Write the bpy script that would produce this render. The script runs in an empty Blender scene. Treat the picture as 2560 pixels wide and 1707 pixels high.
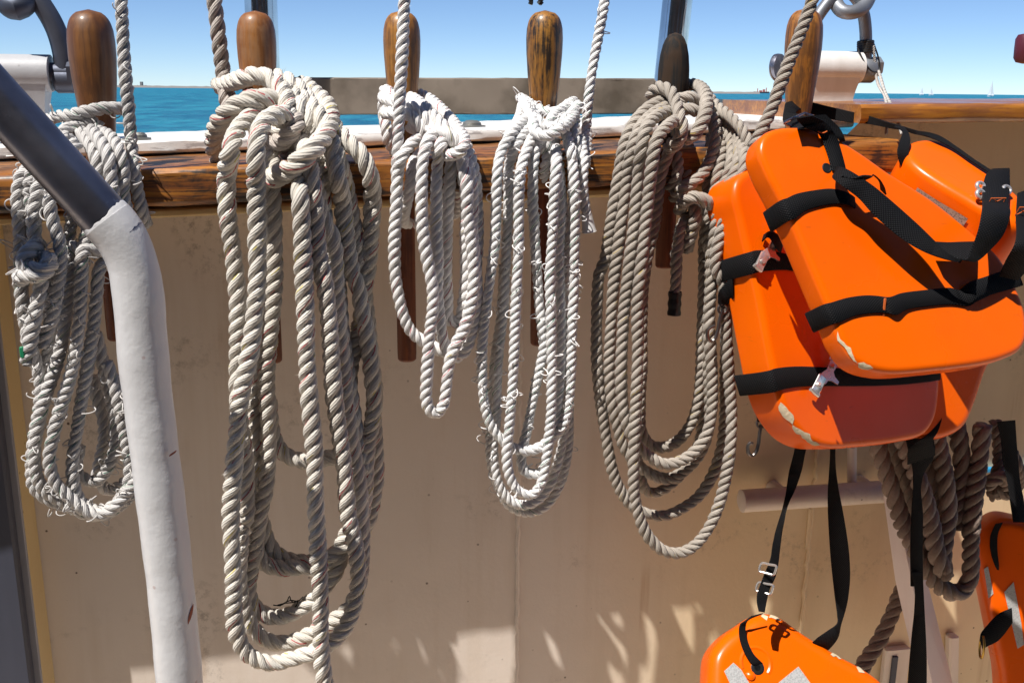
import bpy, math, random
import numpy as np
from mathutils import Vector, Matrix
random.seed(7); rng = np.random.default_rng(11)
SC = bpy.context.scene
COL = SC.collection
R_ = math.radians

# ------------------------------------------------------------------ camera
FPX = 2560 * 35 / 36                      # focal length in photo pixels (35 mm lens)
PITCH = R_(14.1856); ROLL = 0.0104
EYE = np.array([0, 0, 1.40])
X0 = np.array([1.0, 0, 0]); U0 = np.array([0, math.sin(PITCH), math.cos(PITCH)])
FW = np.array([0, math.cos(PITCH), -math.sin(PITCH)])
RV = math.cos(ROLL) * X0 + math.sin(ROLL) * U0
UV_ = -math.sin(ROLL) * X0 + math.cos(ROLL) * U0
cam = bpy.data.objects.new('camera', bpy.data.cameras.new('camera')); COL.objects.link(cam)
cam.data.lens = 35; cam.data.sensor_width = 36
cam.data.clip_start = 0.02; cam.data.clip_end = 60000
cam.matrix_world = Matrix([[RV[0], UV_[0], -FW[0], EYE[0]], [RV[1], UV_[1], -FW[1], EYE[1]],
                           [RV[2], UV_[2], -FW[2], EYE[2]], [0, 0, 0, 1]])
SC.camera = cam

# ------------------------------------------------------------------ sky, sun, exposure
SUN_EL = R_(60); SH = np.array([-0.72, -0.69])
SH = SH / np.linalg.norm(SH)
SUN = np.array([SH[0] * math.cos(SUN_EL), SH[1] * math.cos(SUN_EL), math.sin(SUN_EL)])
world = bpy.data.worlds.new('World'); SC.world = world; world.use_nodes = True
wn = world.node_tree.nodes; wl = world.node_tree.links
bg = wn['Background']
sky = wn.new('ShaderNodeTexSky'); sky.sky_type = 'NISHITA'; sky.sun_disc = False
sky.sun_elevation = SUN_EL
sky.sun_rotation = math.atan2(SH[0], SH[1])
sky.altitude = 4500; sky.air_density = 0.9; sky.dust_density = 0.2; sky.ozone_density = 5.0
wl.new(sky.outputs[0], bg.inputs[0]); bg.inputs[1].default_value = 0.095
sun = bpy.data.objects.new('sun', bpy.data.lights.new('sun', 'SUN')); COL.objects.link(sun)
sun.data.energy = 5.0; sun.data.angle = R_(0.5); sun.data.color = (1.0, 0.955, 0.88)
sun.rotation_euler = Vector(SUN).to_track_quat('Z', 'Y').to_euler()
SC.view_settings.view_transform = 'Standard'; SC.view_settings.look = 'None'
SC.view_settings.exposure = 0.42; SC.view_settings.gamma = 1
SC.cycles.max_bounces = 7; SC.cycles.diffuse_bounces = 4
try: SC.cycles.use_denoising = True
except Exception: pass

# ------------------------------------------------------------------ bulwark frame: u along the rail, o inboard, z up
YAW = R_(10)
U = np.array([math.cos(YAW), math.sin(YAW), 0]); N = np.array([math.sin(YAW), -math.cos(YAW), 0])
Zv = np.array([0, 0, 1.0])
W0 = np.array([0, 1.2, 0]) - N * 0.055
WALL = -0.09                                # o of the plating; the pin rail stands proud of it
SHEER = 0.0376
MB_ = Matrix([[U[0], -N[0], 0, W0[0]], [U[1], -N[1], 0, W0[1]], [0, 0, 1, 0], [0, 0, 0, 1]])

def B(u, o, z): return W0 + U * u + N * o + Zv * z
def ray(x, y): return FW + RV * ((x - 1280) / FPX) + UV_ * (-(y - 853.5) / FPX)
def P(x, y, o):
    d = ray(x, y); t = np.dot(W0 + N * o - EYE, N) / np.dot(d, N)
    return EYE + d * t
def loc(q):
    r = q - W0; return r @ U, r @ N, r[2]
def pix(q):
    r = q - EYE; w = r @ FW
    return 1280 + FPX * (r @ RV) / w, 853.5 - FPX * (r @ UV_) / w
class Plane:
    def __init__(s, x, y, o, nu, nn, nz):
        s.p = P(x, y, o); n = U * nu + N * nn + Zv * nz; s.n = n / np.linalg.norm(n)
    def at(s, x, y, h=0):
        d = ray(x, y); t = np.dot(s.p + s.n * h - EYE, s.n) / np.dot(d, s.n)
        return EYE + d * t
def view(x0, y0, k):
    return lambda pts: [(x0 + p[0] / k, y0 + p[1] / k) + tuple(p[2:]) for p in pts]
vA = view(0, 0, 2.24); vB = view(0, 600, 2.24); vC = view(450, 0, 2.24); vD = view(500, 600, 2.24)
vE = view(500, 1150, 2.816); vF = view(900, 0, 2.6133); vG = view(900, 500, 1.845); vH = view(1450, 0, 2.24)
vI = view(1450, 600, 1.844); vJ = view(1760, 200, 2.8); vK = view(1760, 600, 2.8); vL = view(1760, 1100, 2.584)
vM = view(1850, 0, 3.3127); vN = view(0, 1100, 2.583); vO = view(2160, 880, 3.92); vQ = view(2160, 1280, 3.6725)
vS = view(0, 0, 1 / 1.08844)               # whole picture

# ------------------------------------------------------------------ object helpers
FRAME = {}
def root(name, loc_, label, cat, group=None, mat=None):
    o = bpy.data.objects.new(name, None); COL.objects.link(o)
    M = Matrix.Translation(Vector(loc_)) if mat is None else mat
    o.matrix_world = M; o.empty_display_size = 0.05; FRAME[o] = M
    o['label'] = label; o['category'] = cat
    if group: o['group'] = group
    return o
def mesh_from(name, V, F, uv=None, smooth=True, sharp=None):
    me = bpy.data.meshes.new(name)
    me.from_pydata([tuple(v) for v in V], [], [tuple(f) for f in F])
    if uv is not None:
        L = me.uv_layers.new(name='UVMap')
        idx = np.empty(len(me.loops), dtype=np.int32); me.loops.foreach_get('vertex_index', idx)
        L.data.foreach_set('uv', np.asarray(uv, dtype=np.float32)[idx].ravel())
    me.polygons.foreach_set('use_smooth', [smooth] * len(me.polygons))
    if smooth and sharp: me.set_sharp_from_angle(angle=R_(sharp))
    return me
def part(name, V, F, mat, parent, uv=None, smooth=True, sharp=35, label=None, kind=None):
    """V in world coordinates; stored in the frame of the thing"""
    p = parent; M = FRAME[p].inverted()
    Vn = np.asarray(V, dtype=float); A = np.array(M)
    Vl = Vn @ A[:3, :3].T + A[:3, 3]
    ob = bpy.data.objects.new(name, mesh_from(name, Vl, F, uv, smooth, sharp)); COL.objects.link(ob)
    ob.data.materials.append(mat); ob.parent = p
    if p.parent is None: FRAME[ob] = FRAME[p]
    else: FRAME[ob] = FRAME[p]
    if label: ob['label'] = label
    if kind: ob['kind'] = kind
    return ob
def single(name, V, F, mat, loc_, label=None, cat=None, group=None, kind=None, M=None, uv=None, smooth=True, sharp=35):
    M = Matrix.Translation(Vector(loc_)) if M is None else M
    A = np.array(M.inverted()); Vl = np.asarray(V, dtype=float) @ A[:3, :3].T + A[:3, 3]
    ob = bpy.data.objects.new(name, mesh_from(name, Vl, F, uv, smooth, sharp)); COL.objects.link(ob)
    ob.matrix_world = M; ob.data.materials.append(mat); FRAME[ob] = M
    if label: ob['label'] = label
    if cat: ob['category'] = cat
    if group: ob['group'] = group
    if kind: ob['kind'] = kind
    return ob
class Geo:
    def __init__(s): s.V = []; s.F = []; s.n = 0
    def add(s, V, F):
        s.V.append(np.asarray(V, float)); s.F += [tuple(i + s.n for i in f) for f in F]; s.n += len(V); return s
    def out(s): return np.concatenate(s.V), s.F

def catmull(pts, step, closed=False):
    pts = [np.asarray(p, float) for p in pts]
    Q = [pts[-1]] + pts + [pts[0], pts[1]] if closed else [2 * pts[0] - pts[1]] + pts + [2 * pts[-1] - pts[-2]]
    out = []
    for i in range(1, len(Q) - 2):
        p0, p1, p2, p3 = Q[i - 1:i + 3]
        a = lambda x, y: max(np.linalg.norm(y - x), 1e-9) ** 0.5
        t0 = 0; t1 = t0 + a(p0, p1); t2 = t1 + a(p1, p2); t3 = t2 + a(p2, p3)
        for t in np.linspace(t1, t2, 17)[:-1]:
            A1 = (t1 - t) / (t1 - t0) * p0 + (t - t0) / (t1 - t0) * p1
            A2 = (t2 - t) / (t2 - t1) * p1 + (t - t1) / (t2 - t1) * p2
            A3 = (t3 - t) / (t3 - t2) * p2 + (t - t2) / (t3 - t2) * p3
            B1 = (t2 - t) / (t2 - t0) * A1 + (t - t0) / (t2 - t0) * A2
            B2 = (t3 - t) / (t3 - t1) * A2 + (t - t1) / (t3 - t1) * A3
            out.append((t2 - t) / (t2 - t1) * B1 + (t - t1) / (t2 - t1) * B2)
    out.append(Q[-2] if closed else pts[-1])
    out = np.array(out)
    if step is None: return out
    d = np.r_[0, np.cumsum(np.linalg.norm(np.diff(out, axis=0), axis=1))]
    n = max(3, int(round(d[-1] / step)) + 1)
    s = np.linspace(0, d[-1], n)
    r = np.stack([np.interp(s, d, out[:, k]) for k in range(out.shape[1])], 1)
    return r[:-1] if closed else r
def frames(C):
    T = np.gradient(C, axis=0); T /= np.linalg.norm(T, axis=1)[:, None]
    e = np.cross(T[0], [0.3, 0.9, 0.2]); e /= np.linalg.norm(e)
    E1 = [e]
    for i in range(1, len(C)):
        e = E1[-1] - T[i] * (E1[-1] @ T[i]); e /= np.linalg.norm(e); E1.append(e)
    E1 = np.array(E1); return T, E1, np.cross(T, E1)

def lobes(R, m=8):
    """outline of a three-strand rope: three ellipses, one run of vertices per strand"""
    prof = []; a, b, c = 0.47 * R, 0.60 * R, 0.53 * R
    for k in range(3):
        for j in range(m + 1):
            th = -math.pi / 3 + (2 * math.pi / 3) * j / m
            dx, dy = math.cos(th), math.sin(th)
            A = dx * dx / a ** 2 + dy * dy / b ** 2; Bq = -2 * dx * c / a ** 2; Cq = c * c / a ** 2 - 1
            D = Bq * Bq - 4 * A * Cq
            r = (-Bq + math.sqrt(max(D, 0))) / (2 * A)
            g = abs(j - m / 2) / (m / 2)
            if g == 1: r *= 0.93
            prof.append((th + 2 * math.pi * k / 3, r, (k + j / m) / 3))
    return np.array(prof)
def rope_mesh(C, R, lay=4.5, phase=0.0, wob=0.03, m=8):
    T, E1, E2 = frames(C); n = len(C)
    d = np.r_[0, np.cumsum(np.linalg.norm(np.diff(C, axis=0), axis=1))]
    ph = rng.random(4) * 6.28
    tw = 2 * math.pi * d / (lay * R) + phase + 0.5 * np.sin(d * 23 + ph[0]) + 0.28 * np.sin(d * 57 + ph[1])
    rs = 1 + 1.4 * wob * np.sin(d * 41 + ph[2]) + wob * 0.7 * np.sin(d * 97 + ph[3])
    pr = lobes(R, m); k = len(pr)
    ang = tw[:, None] + pr[None, :, 0]; rad = pr[None, :, 1] * rs[:, None]
    V = C[:, None, :] + E1[:, None, :] * (rad * np.cos(ang))[..., None] + E2[:, None, :] * (rad * np.sin(ang))[..., None]
    uv = np.empty((n, k, 2)); uv[..., 0] = pr[None, :, 2]; uv[..., 1] = (d / R)[:, None] + phase
    base = (np.arange(n - 1) * k)[:, None]
    js = np.array([s * (m + 1) + j for s in range(3) for j in range(m)])[None, :]
    F = np.stack([base + js, base + js + 1, base + js + 1 + k, base + js + k], -1).reshape(-1, 4)
    V = V.reshape(-1, 3); uv = uv.reshape(-1, 2); F = [tuple(f) for f in F.tolist()]
    for end, rev in ((0, True), (n - 1, False)):          # close the ends
        V = np.vstack([V, C[end]]); uv = np.vstack([uv, [0.5, 0]]); c = len(V) - 1
        for s in range(3):
            for j in range(m):
                i0 = end * k + s * (m + 1) + j
                F.append((i0 + 1, i0, c) if rev else (i0, i0 + 1, c))
    return V, F, uv
def tube(C, r, sides=12, cap=True):
    C = np.asarray(C, float); T, E1, E2 = frames(C); n = len(C)
    r = np.broadcast_to(np.asarray(r, float), (n,))
    a = np.arange(sides) * 2 * math.pi / sides
    V = C[:, None] + r[:, None, None] * (E1[:, None] * np.cos(a)[None, :, None] + E2[:, None] * np.sin(a)[None, :, None])
    F = [(i * sides + j, i * sides + (j + 1) % sides, (i + 1) * sides + (j + 1) % sides, (i + 1) * sides + j) for i in range(n - 1) for j in range(sides)]
    if cap: F += [tuple(range(sides))[::-1], tuple((n - 1) * sides + j for j in range(sides))]
    return V.reshape(-1, 3), F
def torus(c, ax, R, r, a0=0, a1=2 * math.pi, e=None, n=32, sides=12, sq=1.0):
    ax = np.asarray(ax, float); ax /= np.linalg.norm(ax)
    e = np.array([0, 0, 1.0]) if e is None else np.asarray(e, float)
    e = e - ax * (e @ ax); e /= np.linalg.norm(e); f = np.cross(ax, e)
    full = abs(a1 - a0) > 6.28
    C = np.array([c + R * (sq * math.cos(t) * e + math.sin(t) * f) for t in np.linspace(a0, a1, n)])
    return tube(C, r, sides, cap=not full)
def lathe(prof, c, ax=(0, 0, 1), sides=28):
    """prof = (radius, height) from bottom to top along ax"""
    ax = np.asarray(ax, float); ax /= np.linalg.norm(ax)
    e = np.cross(ax, [0.2, 1, 0.1]); e /= np.linalg.norm(e); f = np.cross(ax, e)
    V = []; k = len(prof)
    for r, h in prof:
        for j in range(sides):
            a = 2 * math.pi * j / sides
            V.append(np.asarray(c) + ax * h + r * (math.cos(a) * e + math.sin(a) * f))
    F = [(i * sides + j, i * sides + (j + 1) % sides, (i + 1) * sides + (j + 1) % sides, (i + 1) * sides + j) for i in range(k - 1) for j in range(sides)]
    F += [tuple(range(sides))[::-1], tuple((k - 1) * sides + j for j in range(sides))]
    return np.array(V), F
def box(c, ex, ey, ez, dx, dy, dz, b=0.0):
    """oriented box, half sizes d, chamfered along its edges"""
    ex, ey, ez = [np.asarray(e, float) / np.linalg.norm(e) for e in (ex, ey, ez)]
    sec = [(dx, dy - b), (dx - b, dy), (-dx + b, dy), (-dx, dy - b), (-dx, -dy + b), (-dx + b, -dy), (dx - b, -dy), (dx, -dy + b)] if b else [(dx, dy), (-dx, dy), (-dx, -dy), (dx, -dy)]
    lev = [(-dz, b), (-dz + b, 0), (dz - b, 0), (dz, b)] if b else [(-dz, 0), (dz, 0)]
    V = []; k = len(sec)
    for z, ins in lev:
        for x, y in sec:
            sx = (abs(x) - ins) * np.sign(x); sy = (abs(y) - ins) * np.sign(y)
            V.append(np.asarray(c) + ex * sx + ey * sy + ez * z)
    F = [(i * k + j, i * k + (j + 1) % k, (i + 1) * k + (j + 1) % k, (i + 1) * k + j) for i in range(len(lev) - 1) for j in range(k)]
    F += [tuple(range(k))[::-1], tuple((len(lev) - 1) * k + j for j in range(k))]
    return np.array(V), F
def rail(sec, u0, u1, n=60, jit=0.0006, zfun=None, end0=0.0, end1=0.0):
    """loft a closed (o, z) section along the bulwark"""
    V = []; k = len(sec)
    for i in range(n + 1):
        u = u0 + (u1 - u0) * i / n
        for o, z in sec:
            V.append(B(u + rng.normal() * jit * 0.0, o + rng.normal() * jit, z + (SHEER * u if zfun is None else zfun(u)) + rng.normal() * jit))
    F = [(i * k + j, i * k + (j + 1) % k, (i + 1) * k + (j + 1) % k, (i + 1) * k + j) for i in range(n) for j in range(k)]
    F += [tuple(range(k))[::-1], tuple(n * k + j for j in range(k))]
    return np.array(V), F
def rsec(o0, o1, z0, z1, r, m=4):
    out = []
    for (co, cz, a0) in ((o1 - r, z1 - r, 0), (o0 + r, z1 - r, 90), (o0 + r, z0 + r, 180), (o1 - r, z0 + r, 270)):
        for i in range(m + 1):
            a = R_(a0 + 90 * i / m); out.append((co + r * math.cos(a), cz + r * math.sin(a)))
    return out[::-1]

# ------------------------------------------------------------------ materials
def mat(name):
    m = bpy.data.materials.new(name); m.use_nodes = True
    return m, m.node_tree, m.node_tree.nodes['Principled BSDF']
class NT:
    """small node builder"""
    def __init__(s, name):
        s.m, s.t, s.b = mat(name); s.co = None
    def node(s, ty, **kw):
        n = s.t.nodes.new(ty)
        for k, v in kw.items(): setattr(n, k, v)
        return n
    def link(s, a, b): s.t.links.new(a, b); return s
    def coord(s, kind='Object', scale=(1, 1, 1), rot=(0, 0, 0), off=(0, 0, 0)):
        c = s.node('ShaderNodeTexCoord'); mp = s.node('ShaderNodeMapping')
        mp.inputs['Scale'].default_value = scale; mp.inputs['Rotation'].default_value = rot; mp.inputs['Location'].default_value = off
        s.link(c.outputs[kind], mp.inputs[0]); return mp.outputs[0]
    def noise(s, co, scale, detail=4, rough=0.55, dist=0.0):
        n = s.node('ShaderNodeTexNoise'); n.inputs['Scale'].default_value = scale; n.inputs['Detail'].default_value = detail
        n.inputs['Roughness'].default_value = rough; n.inputs['Distortion'].default_value = dist
        s.link(co, n.inputs['Vector']); return n.outputs[0]
    def voro(s, co, scale, feature='F1'):
        n = s.node('ShaderNodeTexVoronoi'); n.feature = feature; n.inputs['Scale'].default_value = scale
        s.link(co, n.inputs['Vector']); return n.outputs['Distance']
    def ramp(s, fac, stops, interp='LINEAR'):
        r = s.node('ShaderNodeValToRGB'); r.color_ramp.interpolation = interp
        e = r.color_ramp.elements
        while len(e) < len(stops): e.new(0.5)
        for el, (p, c) in zip(e, stops):
            el.position = p; el.color = (c, c, c, 1) if isinstance(c, (int, float)) else (*c, 1)
        s.link(fac, r.inputs[0]); return r.outputs[0]
    def math(s, op, a, b=None, c=None):
        n = s.node('ShaderNodeMath'); n.operation = op
        for i, v in enumerate((a, b, c)):
            if v is None: continue
            if isinstance(v, (int, float)): n.inputs[i].default_value = v
            else: s.link(v, n.inputs[i])
        return n.outputs[0]
    def mix(s, fac, a, b, blend='MIX'):
        n = s.node('ShaderNodeMix'); n.data_type = 'RGBA'; n.blend_type = blend
        for i, v in ((0, fac), (6, a), (7, b)):
            if isinstance(v, (int, float)): n.inputs[i].default_value = v
            elif isinstance(v, tuple): n.inputs[i].default_value = (*v, 1)
            else: s.link(v, n.inputs[i])
        return n.outputs[2]
    def bump(s, h, strength=0.3, dist=0.002, prev=None):
        n = s.node('ShaderNodeBump'); n.inputs['Strength'].default_value = strength; n.inputs['Distance'].default_value = dist
        s.link(h, n.inputs['Height'])
        if prev is not None: s.link(prev, n.inputs['Normal'])
        return n.outputs[0]
    def set(s, color=None, rough=None, metal=None, normal=None, spec=None, coat=None, coat_rough=None, sheen=None):
        for key, v in (('Base Color', color), ('Roughness', rough), ('Metallic', metal), ('Normal', normal), ('Specular IOR Level', spec),
                       ('Coat Weight', coat), ('Coat Roughness', coat_rough), ('Sheen Weight', sheen)):
            if v is None: continue
            i = s.b.inputs[key]
            if isinstance(v, tuple): i.default_value = (*v, 1)
            elif isinstance(v, (int, float)): i.default_value = v
            else: s.link(v, i)
        return s.m

def rope_mat(name, base, dark, tracer=None, tracer2=None, dirt=0.5, yarns=16.0, bump=0.6):
    n = NT(name); c = n.node('ShaderNodeTexCoord'); sp = n.node('ShaderNodeSeparateXYZ'); n.link(c.outputs['UV'], sp.inputs[0])
    u, v = sp.outputs[0], sp.outputs[1]
    ob = n.coord('Object')
    big = n.noise(ob, 14, 4); fine = n.noise(ob, 260, 3, 0.65)
    # yarns run along each strand with a slow opposite twist
    yy = n.math('ADD', n.math('MULTIPLY', u, yarns * 6.2832), n.math('MULTIPLY', v, 0.55))
    yarn = n.math('ABSOLUTE', n.math('SINE', n.math('MULTIPLY', yy, 0.5)))
    col = n.ramp(big, [(0.25, dark), (0.62, base)])
    col = n.mix(n.math('MULTIPLY', n.ramp(fine, [(0.35, 1), (0.6, 0)]), 0.35 * dirt), col, dark)
    col = n.mix(n.math('MULTIPLY', n.ramp(yarn, [(0.0, 1), (0.45, 0)]), 0.5), col, dark)
    def fleck(colour, lo, hi, speed, gate):
        nonlocal col
        ph = n.math('FRACT', n.math('ADD', n.math('MULTIPLY', u, 3.0), n.math('MULTIPLY', v, speed)))
        a = n.math('LESS_THAN', ph, 0.085)
        b = n.math('MULTIPLY', n.math('GREATER_THAN', u, lo), n.math('LESS_THAN', u, hi))
        g = n.math('GREATER_THAN', n.noise(ob, 55, 1), gate)
        col = n.mix(n.math('MULTIPLY', n.math('MULTIPLY', a, b), n.math('MULTIPLY', g, 0.85)), col, colour)
    if tracer: fleck(tracer, 0.02, 0.31, 0.19, 0.40)
    if tracer2: fleck(tracer2, 0.36, 0.64, 0.13, 0.56)
    h = n.math('ADD', n.math('MULTIPLY', yarn, 0.7), n.math('MULTIPLY', fine, 0.5))
    return n.set(color=col, rough=0.82, normal=n.bump(h, bump, 0.0012), spec=0.25, sheen=0.15)
M_ROPE1 = rope_mat('rope_grey_white_green', (0.68, 0.66, 0.65), (0.44, 0.42, 0.41), (0.01, 0.16, 0.08))
M_ROPE2 = rope_mat('rope_cream_red', (0.74, 0.70, 0.64), (0.47, 0.43, 0.38), (0.42, 0.03, 0.04), (0.55, 0.45, 0.08))
M_ROPE2D = rope_mat('rope_old_brown_white', (0.56, 0.50, 0.46), (0.30, 0.26, 0.23), (0.30, 0.04, 0.04), dirt=0.8)
M_ROPE3 = rope_mat('rope_clean_white_red', (0.89, 0.87, 0.86), (0.74, 0.71, 0.70), (0.42, 0.03, 0.05), (0.6, 0.52, 0.2))
M_ROPE4 = rope_mat('rope_white_green', (0.89, 0.88, 0.88), (0.73, 0.72, 0.72), (0.01, 0.20, 0.10))
M_ROPE5 = rope_mat('rope_weathered_taupe', (0.47, 0.42, 0.37), (0.30, 0.26, 0.22), None, (0.42, 0.30, 0.06), dirt=0.7)
M_ROPE6 = rope_mat('rope_thick_brown', (0.36, 0.28, 0.24), (0.18, 0.13, 0.10), dirt=0.9, yarns=33)

def wood_mat(name, light, dark, stain, stain_amt, axis='x', gloss=0.3, coat=0.4, grain=1.0, scale=1.0, rings=60):
    n = NT(name)
    sc = (5 * scale, 70 * scale, 70 * scale) if axis == 'x' else (70 * scale, 70 * scale, 4 * scale)
    co = n.coord('Object', sc); ob = n.coord('Object')
    g = n.noise(co, 1.0, 6, 0.6, 0.6); g2 = n.noise(co, 3.2, 3, 0.6)
    g3 = n.noise(n.coord('Object', tuple(x * 3.5 for x in sc)), 1.0, 4, 0.7)
    col = n.ramp(g, [(0.34, dark), (0.64, light)])
    col = n.mix(n.math('MULTIPLY', n.ramp(g2, [(0.50, 0), (0.60, 1)]), 0.5 * grain), col, dark)
    col = n.mix(n.math('MULTIPLY', n.ramp(g3, [(0.54, 0), (0.64, 1)]), 0.55 * grain), col, stain if stain_amt > .4 else dark)
    blot = n.noise(ob, 16 * scale, 5, 0.65, 0.4)
    blot2 = n.math('ADD', n.math('MULTIPLY', blot, 0.55), n.math('MULTIPLY', g2, 0.45))
    col = n.mix(n.math('MULTIPLY', n.ramp(blot2, [(0.485, 0), (0.56, 1)]), stain_amt), col, stain)
    rough = n.ramp(blot, [(0.3, gloss), (0.7, min(1, gloss + 0.3))])
    return n.set(color=col, rough=rough, normal=n.bump(g, 0.25, 0.001), coat=coat, coat_rough=0.25)
M_RAIL = wood_mat('varnished_rail_wood', (0.44, 0.17, 0.022), (0.17, 0.05, 0.010), (0.018, 0.012, 0.009), 0.95, gloss=0.4, coat=0.25)
M_RAILR = wood_mat('varnished_board_wood', (0.50, 0.20, 0.025), (0.30, 0.10, 0.012), (0.10, 0.03, 0.03), 0.35, gloss=0.25, coat=1.0)
M_PIN = [wood_mat('pin_wood_%s' % k, l, d, s, a, 'z', g, 0.0 if k == 'charred' else 0.3, 1.0, 1.0) for k, l, d, s, a, g in (
    ('walnut', (0.22, 0.085, 0.018), (0.11, 0.038, 0.009), (0.05, 0.02, 0.01), 0.3, 0.35),
    ('chestnut', (0.34, 0.13, 0.025), (0.16, 0.052, 0.012), (0.36, 0.22, 0.12), 0.35, 0.40),
    ('honey', (0.42, 0.19, 0.032), (0.25, 0.095, 0.016), (0.03, 0.015, 0.01), 0.45, 0.35),
    ('streaked', (0.42, 0.19, 0.030), (0.19, 0.075, 0.014), (0.012, 0.008, 0.006), 0.95, 0.33),
    ('charred', (0.012, 0.009, 0.008), (0.004, 0.0035, 0.0035), (0.10, 0.045, 0.014), 0.3, 0.7),
    ('amber', (0.40, 0.16, 0.026), (0.24, 0.085, 0.013), (0.035, 0.016, 0.008), 0.5, 0.35))]
M_SHANK = wood_mat('pin_shank_wood', (0.24, 0.065, 0.02), (0.12, 0.03, 0.012), (0.05, 0.015, 0.01), 0.4, 'z', 0.45, 0.2)

def paint_mat(name, base, grime, rust=None, specks=0.3, rough=0.5, bump=0.25, lumps=60, peel=None):
    n = NT(name); ob = n.coord('Object')
    a = n.noise(ob, 3.0, 4); b = n.noise(ob, lumps, 4, 0.6); sp = n.voro(ob, 34)
    st = n.noise(n.coord('Object', (22, 22, 1.6)), 1.0, 4, 0.6)
    col = n.mix(n.math('MULTIPLY', n.ramp(a, [(0.40, 0), (0.75, 1)]), 0.35), base, grime)
    col = n.mix(n.math('MULTIPLY', n.ramp(st, [(0.50, 0), (0.72, 1)]), 0.45), col, grime)
    if rust: col = n.mix(n.math('MULTIPLY', n.ramp(sp, [(0.0, 1), (0.045, 1), (0.075, 0)]), n.math('MULTIPLY', n.ramp(n.noise(ob, 5, 2), [(0.45, 0), (0.6, 1)]), specks)), col, rust)
    if name.startswith('cream_bulwark'):
        sm = n.math('MULTIPLY', n.ramp(n.noise(ob, 7, 3), [(0.56, 0), (0.70, 1)]), n.ramp(n.noise(ob, 75, 5, 0.8), [(0.50, 0), (0.66, 1)]))
        col = n.mix(n.math('MULTIPLY', sm, 0.55), col, (0.16, 0.13, 0.11))
        rs = n.math('MULTIPLY', n.ramp(n.noise(n.coord('Object', (30, 30, 1.3)), 1.0, 5, 0.6), [(0.60, 0), (0.72, 1)]), n.ramp(n.noise(ob, 4, 2), [(0.5, 0), (0.65, 1)]))
        col = n.mix(n.math('MULTIPLY', rs, 0.5), col, (0.36, 0.20, 0.09))
    if peel:
        pl = n.ramp(n.noise(n.coord('Object', (18, 90, 90)), 1.0, 6, 0.65), [(0.54, 0), (0.60, 1)])
        col = n.mix(pl, col, peel)
    return n.set(color=col, rough=rough, normal=n.bump(b, bump, 0.0012, n.bump(n.noise(ob, 9, 3), 0.25, 0.006)))
M_WALL = paint_mat('cream_bulwark_paint', (0.70, 0.625, 0.565), (0.58, 0.485, 0.40), (0.05, 0.02, 0.01), 0.95, 0.42, 0.25, 190)
def wall_mat():
    m = M_WALL; t = m.node_tree; b = t.nodes['Principled BSDF']; src = b.inputs['Base Color'].links[0].from_socket
    tc = t.nodes.new('ShaderNodeTexCoord'); sx = t.nodes.new('ShaderNodeSeparateXYZ'); t.links.new(tc.outputs['Object'], sx.inputs[0])
    mr = t.nodes.new('ShaderNodeMapRange'); mr.interpolation_type = 'SMOOTHSTEP'; t.links.new(sx.outputs[0], mr.inputs[0])
    mr.inputs[1].default_value = 0.05; mr.inputs[2].default_value = 0.40
    mx = t.nodes.new('ShaderNodeMix'); mx.data_type = 'RGBA'; mx.blend_type = 'MULTIPLY'; t.links.new(mr.outputs[0], mx.inputs[0])
    t.links.new(src, mx.inputs[6]); mx.inputs[7].default_value = (1.0, 0.88, 0.62, 1); t.links.new(mx.outputs[2], b.inputs['Base Color'])
wall_mat()                                   # the plates right of the weld seam carry older, yellowed paint
M_WALLSTRIP = paint_mat('yellow_bounce_paint', (0.62, 0.47, 0.24), (0.45, 0.28, 0.10), (0.08, 0.03, 0.01), 1.0, 0.5, 0.3, 120)  # on the frame web the yellow stands for warm bounce off the wall
M_CAP = paint_mat('white_cap_paint', (0.78, 0.77, 0.76), (0.55, 0.54, 0.53), (0.10, 0.07, 0.05), 0.6, 0.5, 0.4, 90, (0.42, 0.40, 0.40))
M_WHITEPIPE = paint_mat('lumpy_white_pipe_paint', (0.66, 0.655, 0.67), (0.52, 0.51, 0.52), (0.30, 0.08, 0.05), 0.5, 0.34, 0.65, 65)
M_LUG = paint_mat('white_lug_paint', (0.74, 0.72, 0.71), (0.52, 0.47, 0.42), (0.08, 0.04, 0.03), 0.9, 0.5, 0.25, 110)
M_POST = paint_mat('pink_white_post_paint', (0.76, 0.68, 0.68), (0.60, 0.48, 0.48), (0.20, 0.08, 0.06), 0.7, 0.5, 0.3, 80)
M_NAVY = paint_mat('navy_frame_paint', (0.055, 0.06, 0.09), (0.035, 0.04, 0.06), None, 0, 0.6, 0.2, 90)
M_GREYEDGE = paint_mat('grey_edge_paint', (0.30, 0.30, 0.34), (0.20, 0.20, 0.24), None, 0, 0.6, 0.2, 90)
M_DECK = wood_mat('deck_teak', (0.70, 0.58, 0.45), (0.58, 0.47, 0.35), (0.2, 0.15, 0.10), 0.2, gloss=0.6, coat=0.0)
M_HOUSE = paint_mat('added_deckhouse_paint', (0.12, 0.075, 0.055), (0.09, 0.055, 0.04), None, 0, 0.6, 0.1, 40)

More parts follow.
